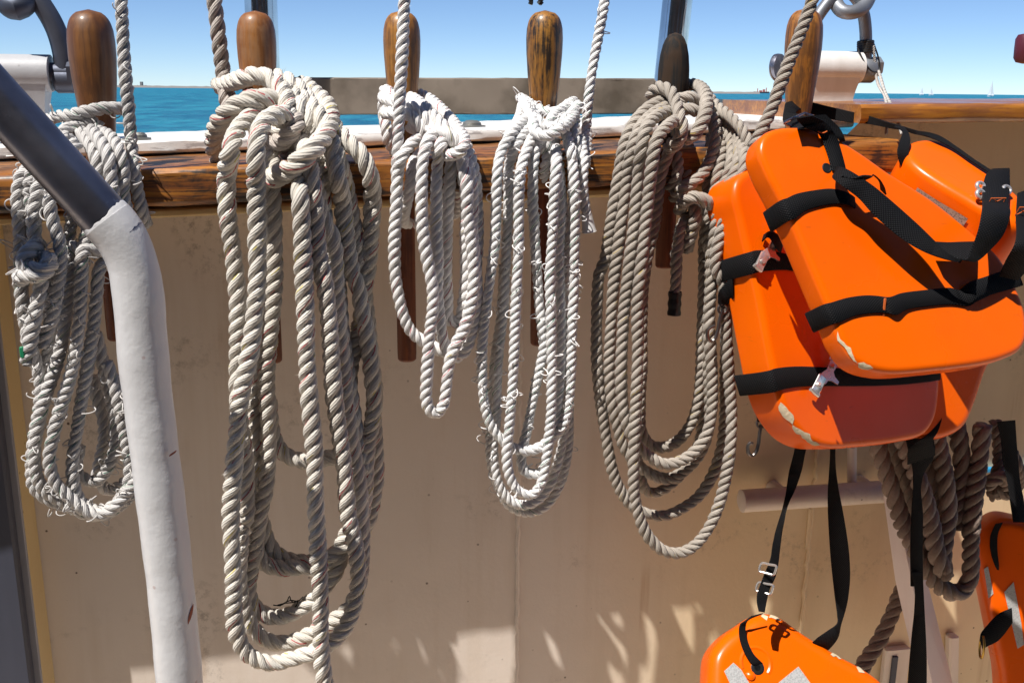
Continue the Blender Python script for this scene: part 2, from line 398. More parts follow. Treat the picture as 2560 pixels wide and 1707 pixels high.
def metal_mat(name, base, rough, metal=1.0, blotch=None, bump=0.1, scale=90):
    n = NT(name); ob = n.coord('Object'); a = n.noise(ob, scale, 4, 0.6); b = n.noise(ob, 14, 4)
    col = n.mix(n.ramp(b, [(0.4, 0), (0.7, 1)]), base, blotch or tuple(x * 0.7 for x in base))
    rg = n.math('ADD', n.math('MULTIPLY', a, 0.18), rough - 0.09)
    return n.set(color=col, rough=rg, metal=metal, normal=n.bump(a, bump, 0.0006))
M_CHROME = metal_mat('polished_stainless', (0.72, 0.70, 0.68), 0.13, 1.0, bump=0.02, scale=20)
M_PLATE = metal_mat('dull_steel_plate', (0.25, 0.205, 0.165), 0.5, 0.45, (0.10, 0.08, 0.06), 0.15, 50)
M_GALV = metal_mat('galvanised_steel', (0.32, 0.34, 0.37), 0.5, 0.6, (0.20, 0.21, 0.24), 0.3, 120)
M_GALVDARK = metal_mat('navy_grey_galvanised', (0.11, 0.12, 0.16), 0.5, 0.6, (0.06, 0.07, 0.10), 0.3, 120)
M_DARKPIPE = metal_mat('dark_grey_pipe', (0.27, 0.27, 0.32), 0.33, 0.9, (0.15, 0.15, 0.185), 0.12, 60)
def scuff_glint(m, col, scale=(20, 20, 20)):  # pale noise patches: scuffs plus bright glints put into the colour
    t = m.node_tree; b = t.nodes['Principled BSDF']; src = b.inputs['Base Color'].links[0].from_socket
    tc = t.nodes.new('ShaderNodeTexCoord'); nz = t.nodes.new('ShaderNodeTexNoise'); nz.inputs['Scale'].default_value = 34; nz.inputs['Detail'].default_value = 7; nz.inputs['Roughness'].default_value = .75
    t.links.new(tc.outputs['Object'], nz.inputs['Vector'])
    r = t.nodes.new('ShaderNodeValToRGB'); r.color_ramp.elements[0].position = .58; r.color_ramp.elements[1].position = .66; t.links.new(nz.outputs[0], r.inputs[0])
    mx = t.nodes.new('ShaderNodeMix'); mx.data_type = 'RGBA'; t.links.new(r.outputs[0], mx.inputs[0]); t.links.new(src, mx.inputs[6]); mx.inputs[7].default_value = (*col, 1)
    t.links.new(mx.outputs[2], b.inputs['Base Color'])
scuff_glint(M_DARKPIPE, (0.30, 0.30, 0.34))
M_BUCKLE = metal_mat('worn_buckle_steel', (0.74, 0.71, 0.69), 0.26, 0.7, (0.46, 0.41, 0.39), 0.1, 70)
M_DARKHOOK = metal_mat('dark_hook_steel', (0.22, 0.20, 0.19), 0.35, 0.9, (0.08, 0.07, 0.07), 0.2, 90)
M_BOLT = metal_mat('grey_bolt_metal', (0.30, 0.30, 0.28), 0.5, 0.7, (0.20, 0.2, 0.19), 0.2, 150)

def orange_mat(name, base, dark):
    n = NT(name); ob = n.coord('Object')
    a = n.noise(ob, 7, 4); b = n.noise(ob, 320, 2); s = n.noise(n.coord('Object', (40, 40, 260)), 1, 4, 0.7)
    col = n.mix(n.ramp(a, [(0.4, 0), (0.75, 1)]), base, dark)
    col = n.mix(n.math('MULTIPLY', n.ramp(s, [(0.66, 0), (0.72, 1)]), 0.25), col, (0.25, 0.05, 0.01))
    sc = n.ramp(n.noise(n.coord('Object', (25, 25, 25)), 3, 5, 0.75), [(0.72, 0), (0.735, 1)])
    col = n.mix(n.math('MULTIPLY', sc, 0.6), col, (0.75, 0.45, 0.25))
    hb = n.bump(n.noise(ob, 6, 2), 0.35, 0.010)
    return n.set(color=col, rough=n.ramp(a, [(0.3, 0.22), (0.7, 0.36)]), normal=n.bump(b, 0.06, 0.0006, hb), coat=0.0, spec=0.30)
M_ORANGE = orange_mat('orange_dipped_foam', (0.84, 0.122, 0.0), (0.80, 0.098, 0.0))
M_FOAM = paint_mat('bare_cream_foam', (0.62, 0.52, 0.36), (0.45, 0.36, 0.24), None, 0, 0.9, 0.8, 300)
n_ = NT('black_webbing'); c_ = n_.node('ShaderNodeTexCoord'); s_ = n_.node('ShaderNodeSeparateXYZ'); n_.link(c_.outputs['UV'], s_.inputs[0])
wx = n_.math('SINE', n_.math('MULTIPLY', s_.outputs[0], 8 * 6.2832)); wy = n_.math('SINE', n_.math('MULTIPLY', s_.outputs[1], 6.2832 / 0.0032))
ww = n_.math('MULTIPLY', wx, wy)
M_WEB = n_.set(color=n_.mix(n_.ramp(ww, [(0.55, 0), (0.95, 1)]), (0.004, 0.004, 0.005), (0.032, 0.032, 0.036)), rough=0.75, normal=n_.bump(ww, 0.5, 0.0008), spec=0.15)
M_BLACK = NT('black_tape').set(color=(0.012, 0.012, 0.013), rough=0.4)
M_BLACKYARN = NT('black_twine').set(color=(0.015, 0.014, 0.014), rough=0.85)
M_STITCH = NT('orange_stitching').set(color=(0.65, 0.13, 0.02), rough=0.8)
M_CORD = rope_mat('thin_white_cord', (0.66, 0.63, 0.60), (0.45, 0.42, 0.40))
n_ = NT('reflective_mesh'); o_ = n_.coord('Object'); M_REFLECT = n_.set(color=n_.ramp(n_.voro(o_, 420), [(0.2, (0.38, 0.38, 0.38)), (0.6, (0.50, 0.50, 0.50))]), rough=0.45, metal=0.2, normal=n_.bump(n_.voro(o_, 420), 0.4, 0.0006))
n_ = NT('grubby_mesh_patch'); o_ = n_.coord('Object'); M_MESHPATCH = n_.set(color=n_.ramp(n_.voro(o_, 500), [(0.15, (0.10, 0.06, 0.05)), (0.55, (0.34, 0.25, 0.20))]), rough=0.7)
M_TAPEWHITE = NT('white_tape').set(color=(0.75, 0.74, 0.74), rough=0.5)
M_GREEN = NT('green_tape').set(color=(0.01, 0.22, 0.10), rough=0.5)
M_BLUE = NT('blue_stripe_paint').set(color=(0.02, 0.25, 0.50), rough=0.4)
M_MAROON = paint_mat('maroon_paint', (0.10, 0.015, 0.03), (0.06, 0.01, 0.02), None, 0, 0.45, 0.2, 60)

# ------------------------------------------------------------------ setting: sea, breakwater, deck
n_ = NT('lake_water'); o_ = n_.coord('Object')
w1 = n_.noise(n_.coord('Object', (0.22, 0.55, 1)), 1, 6, 0.62, 0.3); w2 = n_.noise(n_.coord('Object', (0.30, 0.085, 1)), 1, 8, 0.72, 0.5)
wcol = n_.mix(n_.ramp(w2, [(0.40, 0), (0.62, 1)]), (0.003, 0.108, 0.208), (0.022, 0.245, 0.345))
M_SEA = n_.set(color=wcol, rough=0.35, spec=0.12, normal=n_.bump(w1, 1.0, 1.6))
SEA = -1.3
Vs = []; Fs = []
xs = np.r_[-30000, -6000, -1500, -400, 0, 400, 1500, 6000, 30000]; ys = np.r_[1.75, 60, 300, 1200, 5000, 40000]
for y in ys:
    for x in xs: Vs.append((x, y, SEA))
for j in range(len(ys) - 1):
    for i in range(len(xs) - 1):
        a = j * len(xs) + i; Fs.append((a, a + 1, a + 1 + len(xs), a + len(xs)))
single('sea', Vs, Fs, M_SEA, (0, 0, 0), kind='structure', smooth=False)
Vd = [(-6, -6, 0), (6, -6, 0), (6, 3, 0), (-6, 3, 0)]
pts = [B(-5, WALL, 0), B(5, WALL, 0), np.array([5.0, -6, 0]), np.array([-5.0, -6, 0])]
single('deck', pts, [(3, 2, 1, 0)], M_DECK, (0, 0, 0), kind='structure', smooth=False)

# ------------------------------------------------------------------ the bulwark: plating, rails, frames
def ztop(u): return 1.330 + SHEER * u
bul = root('bulwark', (0, 0, 0), 'cream painted steel bulwark plating below the belaying pins', 'bulwark', mat=MB_)
nu, nz = 90, 40
V = []; F = []
us = np.linspace(-2.2, 2.6, nu + 1)
ph = rng.random(6) * 6
for j in range(nz + 1):
    for u in us:
        top = 1.292 + SHEER * u if u < 0.50 else 1.362 + 0.012 * (u - 0.42)
        z = top * j / nz
        w = 0.0016 * math.sin(3.1 * u + ph[0]) * math.sin(4.3 * z + ph[1]) + 0.0007 * math.sin(11 * u + ph[2] + 3 * z)
        V.append(B(u, WALL + w, z))
for j in range(nz):
    for i in range(nu):
        a = j * (nu + 1) + i; F.append((a, a + 1, a + nu + 2, a + nu + 1))
part('plating', V, F, M_WALL, bul, sharp=None)
# shelf angle under the pin rail
V, F = rail(rsec(WALL + 0.001, WALL + 0.075, 1.262, 1.272, 0.003), -1.6, 0.44, 40, 0.0004); part('shelf_angle', V, F, M_WALLSTRIP, bul)
V, F = rail(rsec(-0.355, -0.132, 1.296, 1.3332, 0.003), -2.1, 0.50, 40, 0.0); part('top_bar', V, F, M_GREYEDGE, bul)
# vertical weld seams
for x in (1293, 2009):
    u, _, z = loc(P(x, 1500, WALL))
    C = [B(u + rng.normal() * 0.0008, WALL + 0.0005, z_) for z_ in np.linspace(0.05, 1.25, 160)]
    V, F = tube(C, 0.0028 + 0.0009 * rng.random(160), 8); part('weld_bead', V, F, M_WALL, bul)
for (x, y0, y1) in ((2025, 1270, 1370), (2012, 1490, 1560)):
    u, _, z0 = loc(P(x, y0, WALL)); _, _, z1 = loc(P(x, y1, WALL))
    V, F = tube([B(u, WALL + 0.001, z) for z in np.linspace(z0, z1, 24)], 0.003, 8); part('weld_bead', V, F, M_WALL, bul)
# left hand frame with warm bounce coloured into its inner face, and grey edge
uw, _, _ = loc(P(132, 1642, WALL))
fr = root('side_frame', B(uw - 0.05, WALL, 0), 'dark blue grey upright frame with pale edge at far left', 'frame')
def face_o(x, y, u):                       # o at which the plane u = const is seen at pixel column x
    lo, hi = WALL, 0.7
    for _ in range(40):
        mid = (lo + hi) / 2
        q = P(x, y, mid)
        if loc(q)[0] > u: hi = mid
        else: lo = mid
    return lo
oe = face_o(101, 1642, uw)
V, F = box(B(uw - 0.006, (WALL + oe) / 2 + 0.0005, 0.625), U, N, Zv, 0.006, (oe - WALL) / 2 - 0.001, 0.625, 0.001); part('web_plate', V, F, M_WALLSTRIP, fr)
ue = loc(P(78, 1642, oe + 0.004))[0]
V, F = box(B((ue + uw) / 2, oe + 0.003, 0.625), U, N, Zv, (uw - ue) / 2, 0.003, 0.625, 0.001); part('edge_flange', V, F, M_GREYEDGE, fr)
un = loc(P(77, 1690, oe + 0.024))[0]
V, F = box(B(un - 0.17, oe + 0.016, 0.55), U, N, Zv, 0.17, 0.009, 0.55, 0.003); part('casing', V, F, M_NAVY, fr)

pr = root('pin_rail', (0, 0, 0), 'varnished brown timber pin rail with dark stains holding the belaying pins', 'rail', mat=MB_)
V, F = rail(rsec(-0.13, 0.125, 1.290, 1.330, 0.008), -2.0, 0.455, 120, 0.0005); part('plank', V, F, M_RAIL, pr)
V, F = rail(rsec(-0.126, 0.06, 1.3312, 1.3322, 0.0004, 1), -2.0, 0.45, 60, 0.0001)
cp = root('cap_rail', (0, 0, 0), 'white painted flat cap rail with worn paint behind the pins', 'rail', mat=MB_)
V, F = rail(rsec(-0.365, -0.100, 1.3335, 1.350, 0.005), -2.2, 0.515, 140, 0.0005); part('plank', V, F, M_CAP, cp)
for x, y in ((1180, 328), (349, 354), (335, 349)):
    q = P(x, y, -0.16 if x > 1000 else -0.13); u, o, z = loc(q)
    zb = 1.350 + SHEER * u
    rr = 0.013 if x > 1000 else 0.010
    V, F = lathe([(rr * 1.45, 0), (rr * 1.45, 0.0025), (rr, 0.003), (rr * .95, 0.006), (rr * .6, 0.009), (0.001, 0.0095)], B(u, o, zb), sides=20)
    part('bolt_head', V, F, M_BOLT, cp)
br = root('board_rail', (0, 0, 0), 'orange varnished thick timber rail board on the right', 'rail', mat=MB_)
V, F = rail(rsec(-0.40, 0.082, 1.364, 1.387, 0.007), 0.425, 2.6, 80, 0.0005, zfun=lambda u: 0.012 * (u - 0.42)); part('plank', V, F, M_RAILR, br)

# steel plate across the gap, between the two stanchions
q0 = P(660, 205, -0.37); q1 = P(1660, 205, -0.37)
u0, u1 = loc(q0)[0], loc(q1)[0]
V, F = rail(rsec(-0.378, -0.371, 1.361, 1.417, 0.0025), u0 - 0.03, u1 + 0.01, 30, 0.0003, zfun=lambda u: 0.009 * u)
single('steel_plate', V, F, M_PLATE, None, 'dull grey brown steel strip spanning behind the pins above the cap rail', 'plate', M=MB_)
def stanchion(xt, xb, yb, label, w):
    b = P(xb, yb, -0.335); t = P(xt, 0, -0.335); d = (t - b) / np.linalg.norm(t - b)
    zb = 1.350 + SHEER * loc(b)[0]
    b = b - d * ((b[2] - zb) / d[2])
    st = root('stanchion', b, label, 'stanchion')
    V, F = tube(np.array([b + d * s for s in np.linspace(0.008, 1.2, 12)]), w, 32); part('tube', V, F, M_CHROME, st)
    V, F = lathe([(w * 1.8, 0), (w * 1.8, 0.006), (w * 1.25, 0.008), (w * 1.2, 0.016), (w * 1.02, 0.018)], b, d); part('base_flange', V, F, M_CHROME, st)
stanchion(652, 660, 190, 'polished steel stanchion behind the chestnut pin left of the steel strip', 0.0235)
stanchion(1694, 1672, 205, 'polished steel stanchion behind the short charred black pin', 0.0235)

# ------------------------------------------------------------------ belaying pins
CLUB = [(0, .60), (.12, .62), (.25, .68), (.40, .79), (.55, .90), (.70, .98), (.80, 1.0), (.87, .97), (.92, .89), (.955, .77), (.98, .58), (.994, .34), (1, .05)]
BARREL = [(0, .78), (.2, .84), (.4, .95), (.55, 1.0), (.68, .98), (.80, .90), (.89, .76), (.95, .58), (.985, .35), (1, .05)]
SLIM = [(0, .66), (.12, .66), (.25, .72), (.40, .82), (.55, .93), (.70, 1.0), (.80, 1.0), (.87, .96), (.92, .87), (.955, .74), (.98, .55), (.994, .32), (1, .05)]
def pin(x, y, ytop, wpx, prof, mi, ybot, label):
    q = P(x, y, 0.055); u, o, _ = loc(q)
    zt = loc(P(x, ytop, 0.055))[2]; zb = ztop(u); z_low = loc(P(x + 20, ybot, 0.055))[2]
    Rm = wpx / 2 / FPX * ((q - EYE) @ FW)
    base = B(u, o, z_low)
    t = root('belaying_pin', base, label, 'belaying pin', 'belaying pins in the rail')
    H = zt - zb
    tt = np.linspace(0, 1, 40) ** 0.7; tt[-1] = 1
    rr = np.interp(tt, [p[0] for p in prof], [p[1] for p in prof])
    V, F = lathe([(0.012, -0.004)] + [(Rm * r, h * H) for h, r in zip(tt, rr)], B(u, o, zb + 0.001), sides=36)
    part('handle', V, F, M_PIN[mi], t, sharp=60)
    V, F = lathe([(0.0095, 0), (0.0112, 0.002), (0.0116, 0.01), (0.0118, zb - z_low - 0.002)], base, sides=24)
    part('shank', V, F, M_SHANK, t)
K_ = 1.08844
pin(232, 150, 27, 113, SLIM, 0, 850, 'dark walnut brown belaying pin beside the left shackle')
pin(641, 100, 30, 97, CLUB, 1, 905, 'reddish brown belaying pin above the thickest cream coil')
pin(1005, 120, 30, 93, CLUB, 2, 900, 'smooth honey coloured belaying pin with a white line crossing it')
pin(1361, 120, 29, 92, CLUB, 3, 860, 'belaying pin with black streaks in golden wood')
pin(1686, 140, 84, 79, BARREL, 4, 668, 'short blackened belaying pin above the taupe coil')
pin(2008, 120, 24, 91, SLIM, 5, 700, 'amber belaying pin wrapped by a black life jacket strap')

# ------------------------------------------------------------------ ropes
def auto_o(p, base):
    if len(p) > 2: return p[2]
    t = min(1, max(0, (430 - p[1]) / 150)); t = t * t * (3 - 2 * t)
    return base - (base - 0.088) * t
def untangle(pts, lim=100):
    pts = [np.asarray(p, float) for p in pts]
    while len(pts) > 3:
        worst, wi = lim, -1
        for i in range(1, len(pts) - 1):
            a, b = pts[i] - pts[i - 1], pts[i + 1] - pts[i]
            t = math.degrees(math.acos(max(-1, min(1, a @ b / (np.linalg.norm(a) * np.linalg.norm(b) + 1e-12)))))
            if t > worst: worst, wi = t, i
        if wi < 0: break
        del pts[wi]
    return pts
class Coil:
    def __init__(s, name, label, R, m, foot, lay=4.5, hair=0, fray=0):
        s.root = root(name, foot, label, 'rope coil'); s.R = R; s.m = m; s.lay = lay; s.hair = hair; s.fray = fray; s.paths = []
    def rope(s, kind, pts, base=0.16, R=None, m=None, lay=None, wob=0.03, label=None):
        R = R or s.R
        C = catmull(untangle([P(p[0], p[1], auto_o(p, base)) for p in pts]), R * 0.36)
        d = np.arange(len(C)) * R * 0.36
        a = rng.random(6) * 6.28                      # slack: ropes never hang quite true
        C = C + (U[None] * (np.sin(d * 19 + a[0]) + .6 * np.sin(d * 43 + a[1]))[:, None] + N[None] * np.sin(d * 23 + a[2])[:, None]) * R * 0.10
        V, F, uv = rope_mesh(C, R, lay or s.lay, rng.random() * 6, wob)
        ob = part(kind, V, F, m or s.m, s.root, uv, sharp=None, label=label)
        s.paths.append((C, R, m or s.m)); return ob
    def finish(s):
        T, Fh = [], []
        if s.hair:                                      # broken fibres standing off the rope
            V = []; F = []
            for C, R, m in s.paths:
                L = len(C) * R * 0.36; n = int(L * s.hair)
                Tn, E1, E2 = frames(C)
                for _ in range(n):
                    i = rng.integers(1, len(C) - 1); a = rng.random() * 6.283
                    r = E1[i] * math.cos(a) + E2[i] * math.sin(a)
                    dr = r * 0.8 + Tn[i] * rng.normal() * 0.9 + rng.normal(size=3) * 0.3; dr /= np.linalg.norm(dr)
                    b = C[i] + r * R * 0.86; l = R * (0.25 + 0.45 * rng.random()); w = np.cross(dr, r + 0.1); w /= np.linalg.norm(w) + 1e-9
                    k = len(V); V += [b - w * 0.00022, b + w * 0.00022, b + dr * l]; F.append((k, k + 1, k + 2))
            part('fuzz', V, F, s.m, s.root, uv=[(0.45, 0)] * len(V), smooth=False, sharp=None, kind='stuff')
        if s.fray:                                      # pulled yarns standing out in little loops
            g = Geo()
            for C, R, m in s.paths:
                L = len(C) * R * 0.36; n = rng.poisson(L * s.fray)
                Tn, E1, E2 = frames(C)
                for _ in range(n):
                    i = rng.integers(1, len(C) - 1); a = rng.random() * 6.283
                    r = E1[i] * math.cos(a) + E2[i] * math.sin(a); q = np.cross(Tn[i], r)
                    w = R * rng.uniform(0.35, 0.9); h = R * rng.uniform(0.35, 1.45); sk = rng.normal(size=3) * R * 0.35
                    c = C[i] + r * R * 0.78; dirn = Tn[i] * rng.normal() + q * rng.normal(); dirn /= np.linalg.norm(dirn)
                    opened = rng.random() < 0.10
                    A = np.linspace(0, math.pi * (0.6 if opened else 1.0), 9)
                    pts = [c - dirn * w * math.cos(t) + r * h * math.sin(t) + sk * math.sin(t) for t in A]
                    g.add(*tube(pts, R * 0.095, 5))
            if g.n:
                V, F = g.out(); part('pulled_yarns', V, F, s.m, s.root, uv=[(0.45, 0)] * len(V), sharp=None, kind='stuff')

# --- coil 2: thick cream rope with red tracers
c = Coil('rope_coil', 'thickest cream rope coil with red flecks, longest of the hanging coils', 0.0100, M_ROPE2, P(720, 1640, 0.16), hair=420)
c.rope('standing_line', [(543, -60, 0.02)] + [(x, y, .03) for x, y in vC([(196, 0), (214, 130), (232, 280), (248, 430)])] + [(x, y, .05) for x, y in vC([(262, 560), (262, 660), (250, 760)])], R=0.0093, m=M_ROPE2D, label='older brownish standing line rising from the coil')
c.rope('hanging_loop', vC([(470, 620, .115), (395, 655, .14), (315, 740, .165), (285, 850, .185), (270, 980), (268, 1100), (275, 1250), (292, 1400), (310, 1568)]) + vD([(190, 60), (200, 200), (210, 330), (213, 450), (213, 560), (206, 680), (204, 800), (210, 900), (225, 1020), (250, 1160), (265, 1300), (262, 1400), (255, 1568)])
       + vE([(300, 420), (285, 600), (270, 800), (285, 960), (315, 1080), (370, 1190), (450, 1265), (550, 1290), (680, 1270), (820, 1205), (930, 1140), (1040, 1050), (1100, 940), (1135, 800), (1145, 640)]) + vD([(895, 1500), (880, 1350), (858, 1200), (835, 1030), (815, 880), (800, 720), (790, 560), (775, 380), (760, 200), (735, 0)]) + vC([(800, 1380), (775, 1180), (760, 1000), (745, 850), (720, 740)]), 0.162)
c.rope('hanging_loop', vC([(600, 640, .15), (530, 650, .165), (465, 700, .18), (432, 790, .195), (420, 900, .20), (418, 1040), (424, 1180), (434, 1320), (445, 1480)]) + vD([(318, 0), (322, 150), (315, 300), (303, 450), (288, 600), (268, 720), (243, 840), (222, 950), (205, 1080), (190, 1200), (180, 1330), (172, 1450)])
       + vE([(215, 100), (212, 250), (213, 400), (217, 560), (225, 720), (236, 880), (243, 1020), (256, 1160), (290, 1280), (340, 1360), (420, 1410), (520, 1428), (640, 1400), (760, 1365), (880, 1310), (980, 1230), (1050, 1110), (1090, 960), (1105, 820), (1100, 680), (1085, 560), (1060, 440)]) + vD([(835, 1540), (818, 1350), (796, 1180), (770, 1000), (745, 800), (725, 600), (710, 400), (690, 200), (672, 0)]) + vC([(785, 1480), (765, 1300), (755, 1150), (742, 1000), (720, 880), (690, 790)]), 0.19)
c.rope('hanging_loop', vC([(520, 820, .12), (505, 960, .145), (508, 1080), (515, 1200), (522, 1350), (530, 1500)]) + vD([(418, 60), (418, 200), (410, 350), (398, 480), (385, 640), (378, 800), (380, 950), (378, 1100), (372, 1250), (362, 1400), (350, 1540)])
       + vE([(425, 320), (405, 480), (380, 640), (355, 800), (345, 900), (365, 990), (420, 1060), (500, 1095), (590, 1098), (690, 1055), (790, 985), (880, 890), (945, 800), (990, 680), (1010, 560), (1025, 400)]) + vD([(850, 1600), (905, 1450), (915, 1300), (890, 1150), (862, 980), (835, 800), (806, 600), (785, 420), (768, 250), (745, 60)]) + vC([(830, 1480), (815, 1300), (800, 1150), (800, 1000), (820, 880), (800, 760)]), 0.15)
c.rope('hanging_loop', vC([(640, 520, .10), (730, 590, .12), (800, 680, .14), (855, 790, .15), (895, 910, .155), (930, 1040), (955, 1180), (985, 1330), (1000, 1480)]) + vD([(890, 60), (905, 200), (925, 400), (950, 600), (972, 760), (985, 880), (975, 980), (985, 1150), (992, 1300), (990, 1420), (970, 1540)])
       + vE([(1240, 60), (1235, 200), (1205, 360), (1150, 480), (1060, 560), (960, 640), (850, 695), (720, 712), (600, 690), (520, 640), (470, 560), (440, 450), (400, 300)]) + vD([(335, 1400), (330, 1250), (320, 1100), (310, 900), (330, 700), (350, 500), (365, 300), (372, 100)]) + vC([(495, 1500), (490, 1350), (480, 1200), (470, 1050)]), 0.135)
c.rope('hanging_loop', vC([(800, 700, .125), (840, 800, .145), (868, 900, .16), (890, 1010, .168), (912, 1130), (930, 1280), (952, 1440), (975, 1560)]) + vD([(862, 100), (880, 250), (902, 400), (925, 520), (948, 660), (968, 800), (980, 920), (965, 1020), (940, 1150)])
       + vE([(1165, 260), (1140, 420), (1080, 540), (990, 620), (900, 690), (800, 740), (700, 745), (600, 762), (510, 750), (430, 715), (390, 620)]), 0.150)
c.rope('hanging_loop', vC([(720, 520, .06), (800, 620, .09), (870, 715, .125), (950, 795, .145), (1025, 870, .155), (1068, 970, .155), (1078, 1100), (1070, 1250), (1062, 1400), (1045, 1560)]) + vD([(940, 80), (925, 250), (900, 420), (870, 560), (840, 700), (845, 900), (850, 1050), (790, 1190), (700, 1225), (600, 1238), (510, 1218), (440, 1160), (400, 1060), (380, 900)]), 0.137)
c.rope('tail', vC([(690, 860, .15), (672, 980, .175), (664, 1100), (672, 1220), (684, 1350), (694, 1500)]) + vD([(572, 60), (585, 200), (593, 400), (598, 600), (612, 800), (627, 1000), (636, 1200), (636, 1400)])
       + vE([(800, 50), (802, 200), (812, 350), (824, 500), (832, 650), (840, 820), (850, 1000), (858, 1200), (866, 1400), (882, 1568), (890, 1700)]), 0.20)
c.rope('turn', vC([(220, 480, .02), (290, 462, .06), (350, 440, .085), (420, 424, .095), (500, 446, .10), (562, 500, .115), (600, 575, .135), (606, 650, .145), (575, 715, .14), (520, 750, .12), (470, 760, .10)]), R=0.0104, lay=4.2)
c.rope('turn', vC([(620, 640, .09), (545, 572, .12), (440, 553, .135), (340, 575, .135), (250, 640, .125), (195, 730, .10), (192, 830, .075), (225, 915, .06)]), R=0.0108)
c.rope('turn', vC([(690, 470, .03), (750, 530, .06), (818, 605, .095), (838, 680, .13), (800, 770, .17), (730, 850, .195), (650, 925, .195), (560, 985, .17), (490, 1005, .14)]), R=0.0112)
c.rope('turn', vC([(480, 430, .06), (580, 450, .08), (670, 510, .095), (730, 600, .11), (755, 690, .12), (740, 780, .125), (700, 850, .125)]), R=0.0108)
c.rope('turn', vC([(520, 500, .09), (620, 560, .12), (690, 640, .135), (720, 730, .135), (690, 810, .125), (650, 880, .12)]), R=0.0108)
c.rope('turn', vC([(560, 480, .09), (650, 545, .115), (715, 630, .13), (740, 720, .135), (735, 800, .13)]), R=0.0100)
c.rope('turn', vC([(470, 770, .105), (530, 800, .13), (600, 770, .15), (640, 710, .15), (640, 640, .13)]), R=0.0104, m=M_ROPE2D)
c.rope('turn', vC([(600, 860, .10), (620, 780, .115), (660, 720, .12), (690, 690, .11)]), R=0.0100, m=M_ROPE2D)
# wisp of black twine caught on the rope
g = Geo()
for pts in ([(515, 1018), (560, 1022), (600, 1000), (640, 985), (690, 990), (725, 960)], [(560, 1025), (610, 995), (630, 955), (640, 985), (660, 1000), (690, 985)], [(690, 985), (680, 1020), (670, 1030)], [(545, 1018), (600, 1005), (650, 1000), (700, 985)]):
    g.add(*tube(catmull([P(*p, .155) for p in vE(pts)], 0.002), 0.0007, 5))
V, F = g.out()
single('black_twine', V, F, M_BLACKYARN, P(720, 1500, .155), 'wisp of thin black twine caught on the thickest coil', 'twine')
c.finish()

# --- coil 3: clean white rope, short coil
c = Coil('rope_coil', 'clean white rope coil with red flecks, shortest of the hanging coils', 0.0070, M_ROPE3, P(1090, 1040, 0.16), hair=180)
c.rope('standing_line', [(1013, -40, .15)] + [(x, y, .15) for x, y in vF([(288, 20), (282, 150), (275, 350), (268, 550), (262, 750), (254, 930), (245, 1060), (240, 1150)])], R=0.0068)
c.rope('hanging_loop', vF([(430, 890, .13), (350, 935, .15), (285, 1020, .16), (252, 1120), (242, 1230), (238, 1350), (230, 1480)]) + vG([(161, 160), (160, 260), (163, 350), (176, 450), (200, 545), (235, 610), (285, 650), (340, 680), (390, 700), (440, 660), (480, 580), (510, 470), (530, 350), (542, 220), (546, 100)]) + vF([(766, 1350), (755, 1180), (725, 1050), (690, 960)]), 0.155)
c.rope('hanging_loop', vF([(590, 880, .13), (510, 865, .15), (440, 925, .168), (413, 1040, .175), (408, 1180), (410, 1330), (415, 1500)]) + vG([(292, 110), (300, 200), (315, 300), (332, 400), (334, 500), (322, 600), (312, 720), (304, 840), (302, 910), (318, 968), (350, 982), (385, 940), (402, 850), (415, 760), (440, 680), (480, 600), (510, 500), (525, 380), (520, 250), (500, 100)]) + vF([(700, 1400), (690, 1200), (660, 1050), (640, 960)]), 0.178)
c.rope('hanging_loop', vF([(640, 930, .14), (570, 900, .155), (515, 960, .17), (500, 1080), (495, 1230), (497, 1380), (500, 1540)]) + vG([(352, 120), (356, 220), (358, 320), (358, 420), (366, 510), (378, 600), (400, 680), (440, 726), (482, 700), (512, 620), (530, 520), (536, 400), (530, 280), (515, 130)]) + vF([(735, 1350), (720, 1150), (690, 1010)]), 0.164)
c.rope('hanging_loop', vF([(620, 980, .13), (590, 1080, .15), (580, 1200), (573, 1400), (575, 1550)]) + vG([(404, 110), (404, 220), (402, 350), (405, 450), (410, 550), (425, 625), (455, 560), (478, 470), (488, 360), (484, 260), (482, 150), (486, 60)]) + vF([(690, 1300), (670, 1150), (640, 1020)]), 0.15)
c.rope('hanging_loop', vF([(400, 1000, .10), (345, 1080, .13), (325, 1200, .14), (300, 1330, .13), (285, 1430, .10), (330, 1460, .06), (420, 1450, .05), (560, 1420, .05), (640, 1380, .06), (645, 1200, .10), (620, 1060, .12)]), 0.13)
c.rope('turn', vF([(300, 690, .10), (225, 625, .105), (160, 598, .08), (138, 650, .06), (155, 740, .08), (168, 830, .09), (185, 920, .09), (225, 985, .075)]))
c.rope('turn', vF([(150, 640, .09), (225, 660, .12), (310, 690, .13), (385, 735, .135), (440, 800, .14), (470, 880, .14), (460, 950, .13)]), R=0.0076)
c.rope('turn', vF([(160, 740, .10), (230, 740, .13), (310, 745, .135), (370, 790, .14), (410, 860, .14), (400, 920, .13)]), R=0.0072)
c.rope('turn', vF([(330, 640, .08), (420, 705, .125), (490, 770, .14), (550, 830, .15), (590, 900, .15), (595, 980, .14)]), R=0.0074)
c.rope('turn', vF([(385, 615, .04), (450, 645, .06), (520, 705, .085), (590, 775, .115), (650, 855, .15), (690, 925, .175), (665, 985, .185), (590, 1015, .17), (530, 1000, .15)]), R=0.0068, lay=4.0)
c.rope('turn', vF([(330, 830, .10), (400, 850, .125), (480, 845, .15), (560, 870, .165), (615, 930, .165), (620, 1000, .15)]), R=0.0074)
c.finish()

